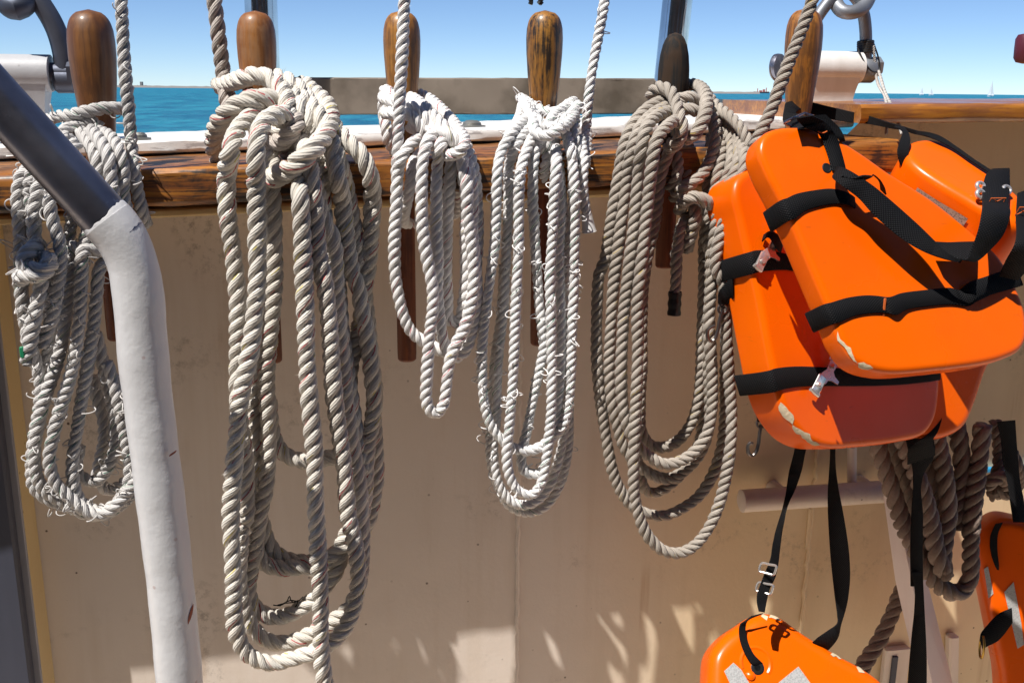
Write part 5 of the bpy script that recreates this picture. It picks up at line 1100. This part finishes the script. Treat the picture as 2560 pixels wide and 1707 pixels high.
single('blue_batten', V, F, M_BLUE, None, 'thin blue batten along the wall at right edge', 'batten', M=MB_)
# small frame stub and slot low on the wall
st = root('wall_stiffener', l_(1590, 1560, WALL), 'narrow cream stiffener on the wall between post and shaded jacket', 'stiffener')
V, F = box((l_(1585, 1250, WALL) + l_(1575, 1900, WALL)) / 2 + N * .008, U, N, l_(1585, 1220, WALL) - l_(1575, 1900, WALL), .009, .008, np.linalg.norm(l_(1585, 1220, WALL) - l_(1575, 1900, WALL)) / 2, .003); part('flat_bar', V, F, M_WALL, st)
st = root('drain_cover', l_(1240, 1480, WALL), 'small cream bracket plate low on the wall behind the slanting rope', 'bracket')
V, F = box(l_(1215, 1480, WALL) + N * .006, U, N, Zv, .022, .006, .045, .002); part('plate', V, F, M_WALL, st)
V, F = box(l_(1195, 1470, WALL) + N * .0135, U, N, Zv, .005, .002, .03, .001); part('slot', V, F, M_NAVY, st)

# ------------------------------------------------------------------ distance and small things against the sky
def far(px, d, z):
    r = ray(px, 210); r = r / r[1]; return np.array([r[0] * d, d, z])
bwk = far(300, 1500, SEA)
g = Geo()
xa, xb = far(-200, 1500, SEA)[0], far(1900, 1500, SEA)[0]
M_STONE = paint_mat('breakwater_stone', (0.22, 0.20, 0.19), (0.15, 0.14, 0.13), None, 0, .9, .2, .2)
V = []; F = []; nn = 220
for i in range(nn + 1):
    x = xa + (xb - xa) * i / nn; h = 2.6 + rng.random() * .6
    V += [(x, 1496, SEA - .2), (x, 1499, SEA + h), (x, 1503, SEA + h), (x, 1508, SEA - .2)]
F = [(i * 4 + j, i * 4 + j + 1, i * 4 + j + 5, i * 4 + j + 4) for i in range(nn) for j in range(3)]
single('breakwater', V, F, M_STONE, (0, 1500, SEA), 'low dark stone breakwater along the horizon', 'breakwater', smooth=False)
M_HULLRED = paint_mat('far_red_hull', (0.45, 0.13, 0.11), (0.4, 0.12, 0.1), None, 0, .7, 0, 1)
M_SAIL = NT('sailcloth').set(color=(0.8, 0.8, 0.8), rough=.8)
def hull(c0, L, Wd, H):
    V = []; F = []
    for i in range(9):
        t = i / 8 * 2 - 1; w = Wd * (1 - abs(t) ** 3 * .9); x = t * L / 2
        V += [c0 + np.array([x, -w / 2, H * (1 + .2 * t * t)]), c0 + np.array([x * .93, -w * .3, -.3]), c0 + np.array([x * .93, w * .3, -.3]), c0 + np.array([x, w / 2, H * (1 + .2 * t * t)])]
    for i in range(8):
        for j in range(4): F.append((i * 4 + j, i * 4 + (j + 1) % 4, i * 4 + 4 + (j + 1) % 4, i * 4 + 4 + j))
    F += [(3, 2, 1, 0), (32, 33, 34, 35)]
    return np.array(V), F
c0 = far(1905, 2600, SEA); t = root('far_ship', c0, 'small reddish ship on the horizon right of the charred pin', 'ship')
V, F = hull(c0, 40, 8, 3.5); part('hull', V, F, M_HULLRED, t)
for dx, w, h in ((6, 5, 6), (-2, 6, 3.5), (12, 0.8, 10), (-10, 0.8, 8)):
    V, F = box(c0 + np.array([dx, 0, 3.5 + h / 2]), X0, (0, 1, 0), Zv, w / 2, 3, h / 2); part('superstructure', V, F, M_HULLRED, t)
c0 = far(354, 1700, SEA); t = root('far_ship', c0, 'tiny dark boat on the horizon between the walnut pin and its line', 'ship')
V, F = hull(c0, 16, 5, 3); part('hull', V, F, M_STONE, t); V, F = box(c0 + Zv * 6, X0, (0, 1, 0), Zv, 2, 2, 3); part('cabin', V, F, M_STONE, t)
for px, d, h, lab in ((2307, 1900, 13, 'faint small sailboat, leftmost on the right horizon'), (2331, 1800, 11, 'faint small sailboat, middle one on the right horizon'), (2481, 1300, 18, 'brightest white sailboat, rightmost on the horizon')):
    c0 = far(px, d, SEA); t = root('sailboat', c0, lab, 'sailboat', 'sailboats on the right horizon')
    V, F = hull(c0, 9, 2.6, 1.1); part('hull', V, F, M_SAIL, t)
    m0 = c0 + Zv * 1.2
    V = [m0 + (-.2, 0, .6), m0 + (-4.2, .5, .8), m0 + (-.15, 0, h), m0 + (-.2, .06, .6), m0 + (-4.2, .56, .8), m0 + (-.15, .06, h)]
    part('mainsail', V, [(0, 1, 2), (5, 4, 3), (0, 3, 4, 1), (1, 4, 5, 2), (2, 5, 3, 0)], M_SAIL, t, smooth=False)
    V = [m0 + (.2, 0, .4), m0 + (4.0, .3, .3), m0 + (.1, 0, h * .85), m0 + (.2, .06, .4), m0 + (4.0, .36, .3), m0 + (.1, .06, h * .85)]
    part('jib', V, [(2, 1, 0), (3, 4, 5), (1, 4, 3, 0), (2, 5, 4, 1), (0, 3, 5, 2)], M_SAIL, t, smooth=False)
    V, F = tube(np.array([m0, m0 + Zv * h]), .08, 6); part('mast', V, F, M_STONE, t)
q = P(2556, 122, -.1); t = root('maroon_handle', q, 'dark maroon rounded handle end at the right edge of the sky', 'handle')
V, F = lathe([(.003, -.021), (.012, -.019), (.0155, -.013), (.016, 0), (.016, .013), (.013, .019), (.003, .021)], P(2566, 122, -.1), Zv, 24); part('knob', V, F, M_MAROON, t)
V, F = tube(np.array([P(2570, 122, -.1), P(2620, 118, -.1), P(2800, 100, -.1)]), .010, 18); part('shaft', V, F, M_MAROON, t)
t = root('tape_tails', P(1342, 8, .05), 'two ragged black tape ends hanging into the top of the sky', 'tape')
for pts in ([(1322, -60), (1324, -10), (1328, 4), (1326, 12)], [(1345, -60), (1348, -8), (1352, 2), (1346, 10)], [(1356, -60), (1355, -5), (1352, 6), (1356, 11)]):
    C = catmull([P(x, y, .05) for x, y in pts], .002); V, F = tube(C, np.linspace(.003, .0022, len(C)) + .0008 * rng.random(len(C)), 7); part('tape_end', V, F, M_BLACK, t)

# ------------------------------------------------------------------ deckhouse across the deck (added unseen behind the viewer to block sky light)
dh = root('added_deckhouse', (0, -1.9, 0), 'unseen brown house block added behind the viewer to cut sky light', 'added_deckhouse')
V, F = box((0, -2.9, 2.4), X0, (0, 1, 0), Zv, 6, 1.0, 2.4, .03); part('wall', V, F, M_HOUSE, dh, smooth=False)  # height and dark tone set to keep sky light off the bulwark
V, F = box((0, -2.9, 4.86), X0, (0, 1, 0), Zv, 6.1, 1.15, .05, .02); part('roof', V, F, M_HOUSE, dh, smooth=False)
for i in range(4):
    V, F = torus(np.array([-3 + 2 * i, -1.89, 1.7]), (0, 1, 0), .2, .025, n=32, sides=8); f_ = part('porthole', V, F, M_CHROME, dh)
    V, F = lathe([(.195, 0), (.195, .008)], np.array([-3 + 2 * i, -1.898, 1.7]), (0, 1, 0), 28); part('pane', V, F, M_NAVY, f_)
